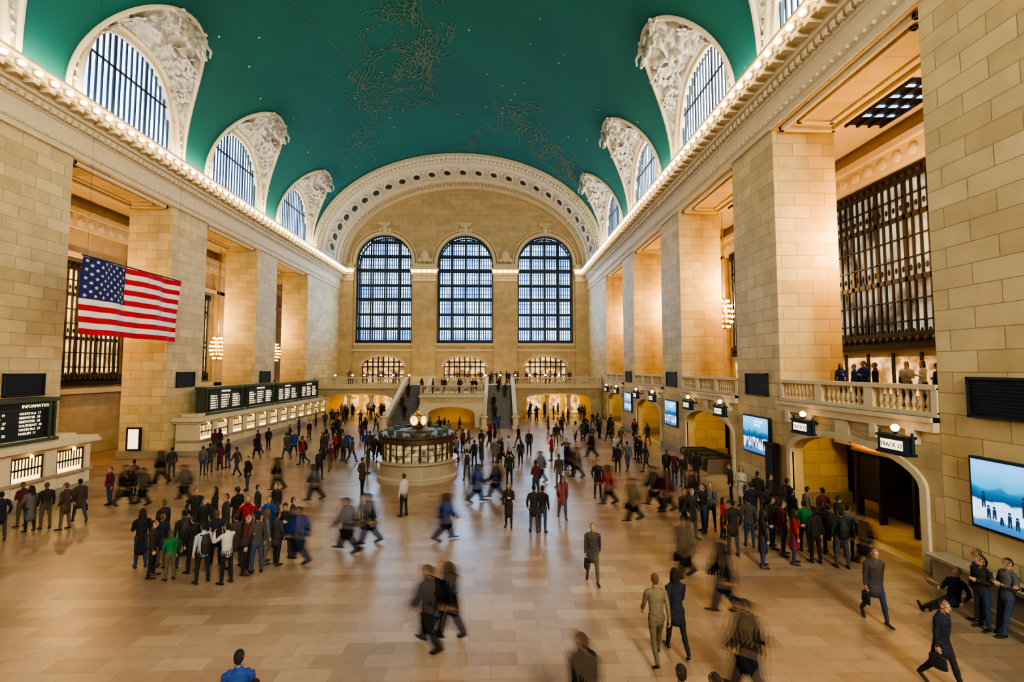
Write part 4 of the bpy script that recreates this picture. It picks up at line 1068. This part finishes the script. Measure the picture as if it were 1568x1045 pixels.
for i in range(26):
    x=rp.choice((-1,1))*rp.uniform(9.2,16.4); put(rp.choice(STD),x,rp.uniform(57,65.5),rp.uniform(0,360),rp.choice('kkkkmbt'))
for i in range(7): put(rp.choice(STD),rp.uniform(-3,3),rp.uniform(52,54),rp.uniform(90,270),'k',3.5)
for i in range(26): put(rp.choice(STD),rp.uniform(-16.5,16.5),rp.uniform(64.8,68),rp.uniform(0,360),rp.choice('kkkkmbt'),4.2)
GAL=['s1','s2','s3','s5','s6','s7']
for i in range(10): put(rp.choice(GAL),20.2+rp.uniform(0,1.5),15.2+i*.8+rp.uniform(-.15,.15),rp.uniform(30,150),rp.choice('kbkbmw'),4.8)
for sx in (-1,1):
    for k in (3,9,16,20): put('s1' if k%2 else 's3',sx*rp.uniform(4.3,6.1),50.0+(k+.5)*10.9/26,0,'k',4.2*(k+1)/26)

# ================================================================ LIGHTS
def area(name,loc,rot,sx,sy,en,col):
    l=bpy.data.lights.new(name,'AREA'); l.shape='RECTANGLE'; l.size=sx; l.size_y=sy; l.energy=en; l.color=col
    o=bpy.data.objects.new(name,l); o.location=loc; o.rotation_euler=[math.radians(a) for a in rot]; link(o); return o
def point(name,loc,en,col,r=.15):
    l=bpy.data.lights.new(name,'POINT'); l.energy=en; l.color=col; l.shadow_soft_size=r
    o=bpy.data.objects.new(name,l); o.location=loc; link(o); return o
for s in (-1,1):
    area('cornice_uplight',(s*(W-.75),24,21.35),(180,s*35,0),.3,70,3700,(1,.88,.66))
for y in (6,18,30,42,54):
    point('gallery_lamp_light',(22.3,y+2.0,12.5),2100,(1,.54,.19),.1)
    point('aisle_lamp_light',(-22.9,y+2.0,11.0),1400,(1,.57,.22),.1)
    area('portal_downlight',(W+1.2,y,4.42),(0,0,0),.6,4,190,(1,.68,.22))
for x in (-13,13): area('underbalcony_light',(x,64,3.8),(0,0,0),8,1.0,420,(1,.66,.18))
area('centre_passage_light',(0,54,3.25),(0,0,0),4,1.0,75,(1,.58,.14))
for x in (-12,-4,4,12): point('cafe_light',(x,64.5,6.6),230,(1,.62,.26),.05)
for x,en in zip(WX,(0,500,15000)):
    # added fill lamps at the near end; right one boosted to brighten left wall
    if en: area('near_fill_lamp',(x,YN+.3,17),(90,0,34 if x>5 else 0),7,13,en,(1,.92,.70))
    area('daylight_far',(x,YF-.3,17),(-90,0,0),7,13,1500,(.45,.68,1))
w=bpy.data.worlds.new('World'); SC.world=w; w.use_nodes=True
w.node_tree.nodes['Background'].inputs[0].default_value=(.7,.82,1,1); w.node_tree.nodes['Background'].inputs[1].default_value=.6
SC.view_settings.view_transform='AgX'; SC.view_settings.look='AgX - High Contrast'; SC.view_settings.exposure=-0.1

# ---------------------------------------------------------------- camera
cd=bpy.data.cameras.new('camera'); cd.sensor_width=36; cd.lens=717/1568*36; cd.clip_end=300
co=bpy.data.objects.new('camera',cd); link(co); co.location=(CX,0,CH); co.rotation_euler=(math.radians(93.4),0,math.radians(-1.6))
SC.camera=co
print('OBJECTS',len(bpy.data.objects),'VERTS',sum(len(m.vertices) for m in bpy.data.meshes))
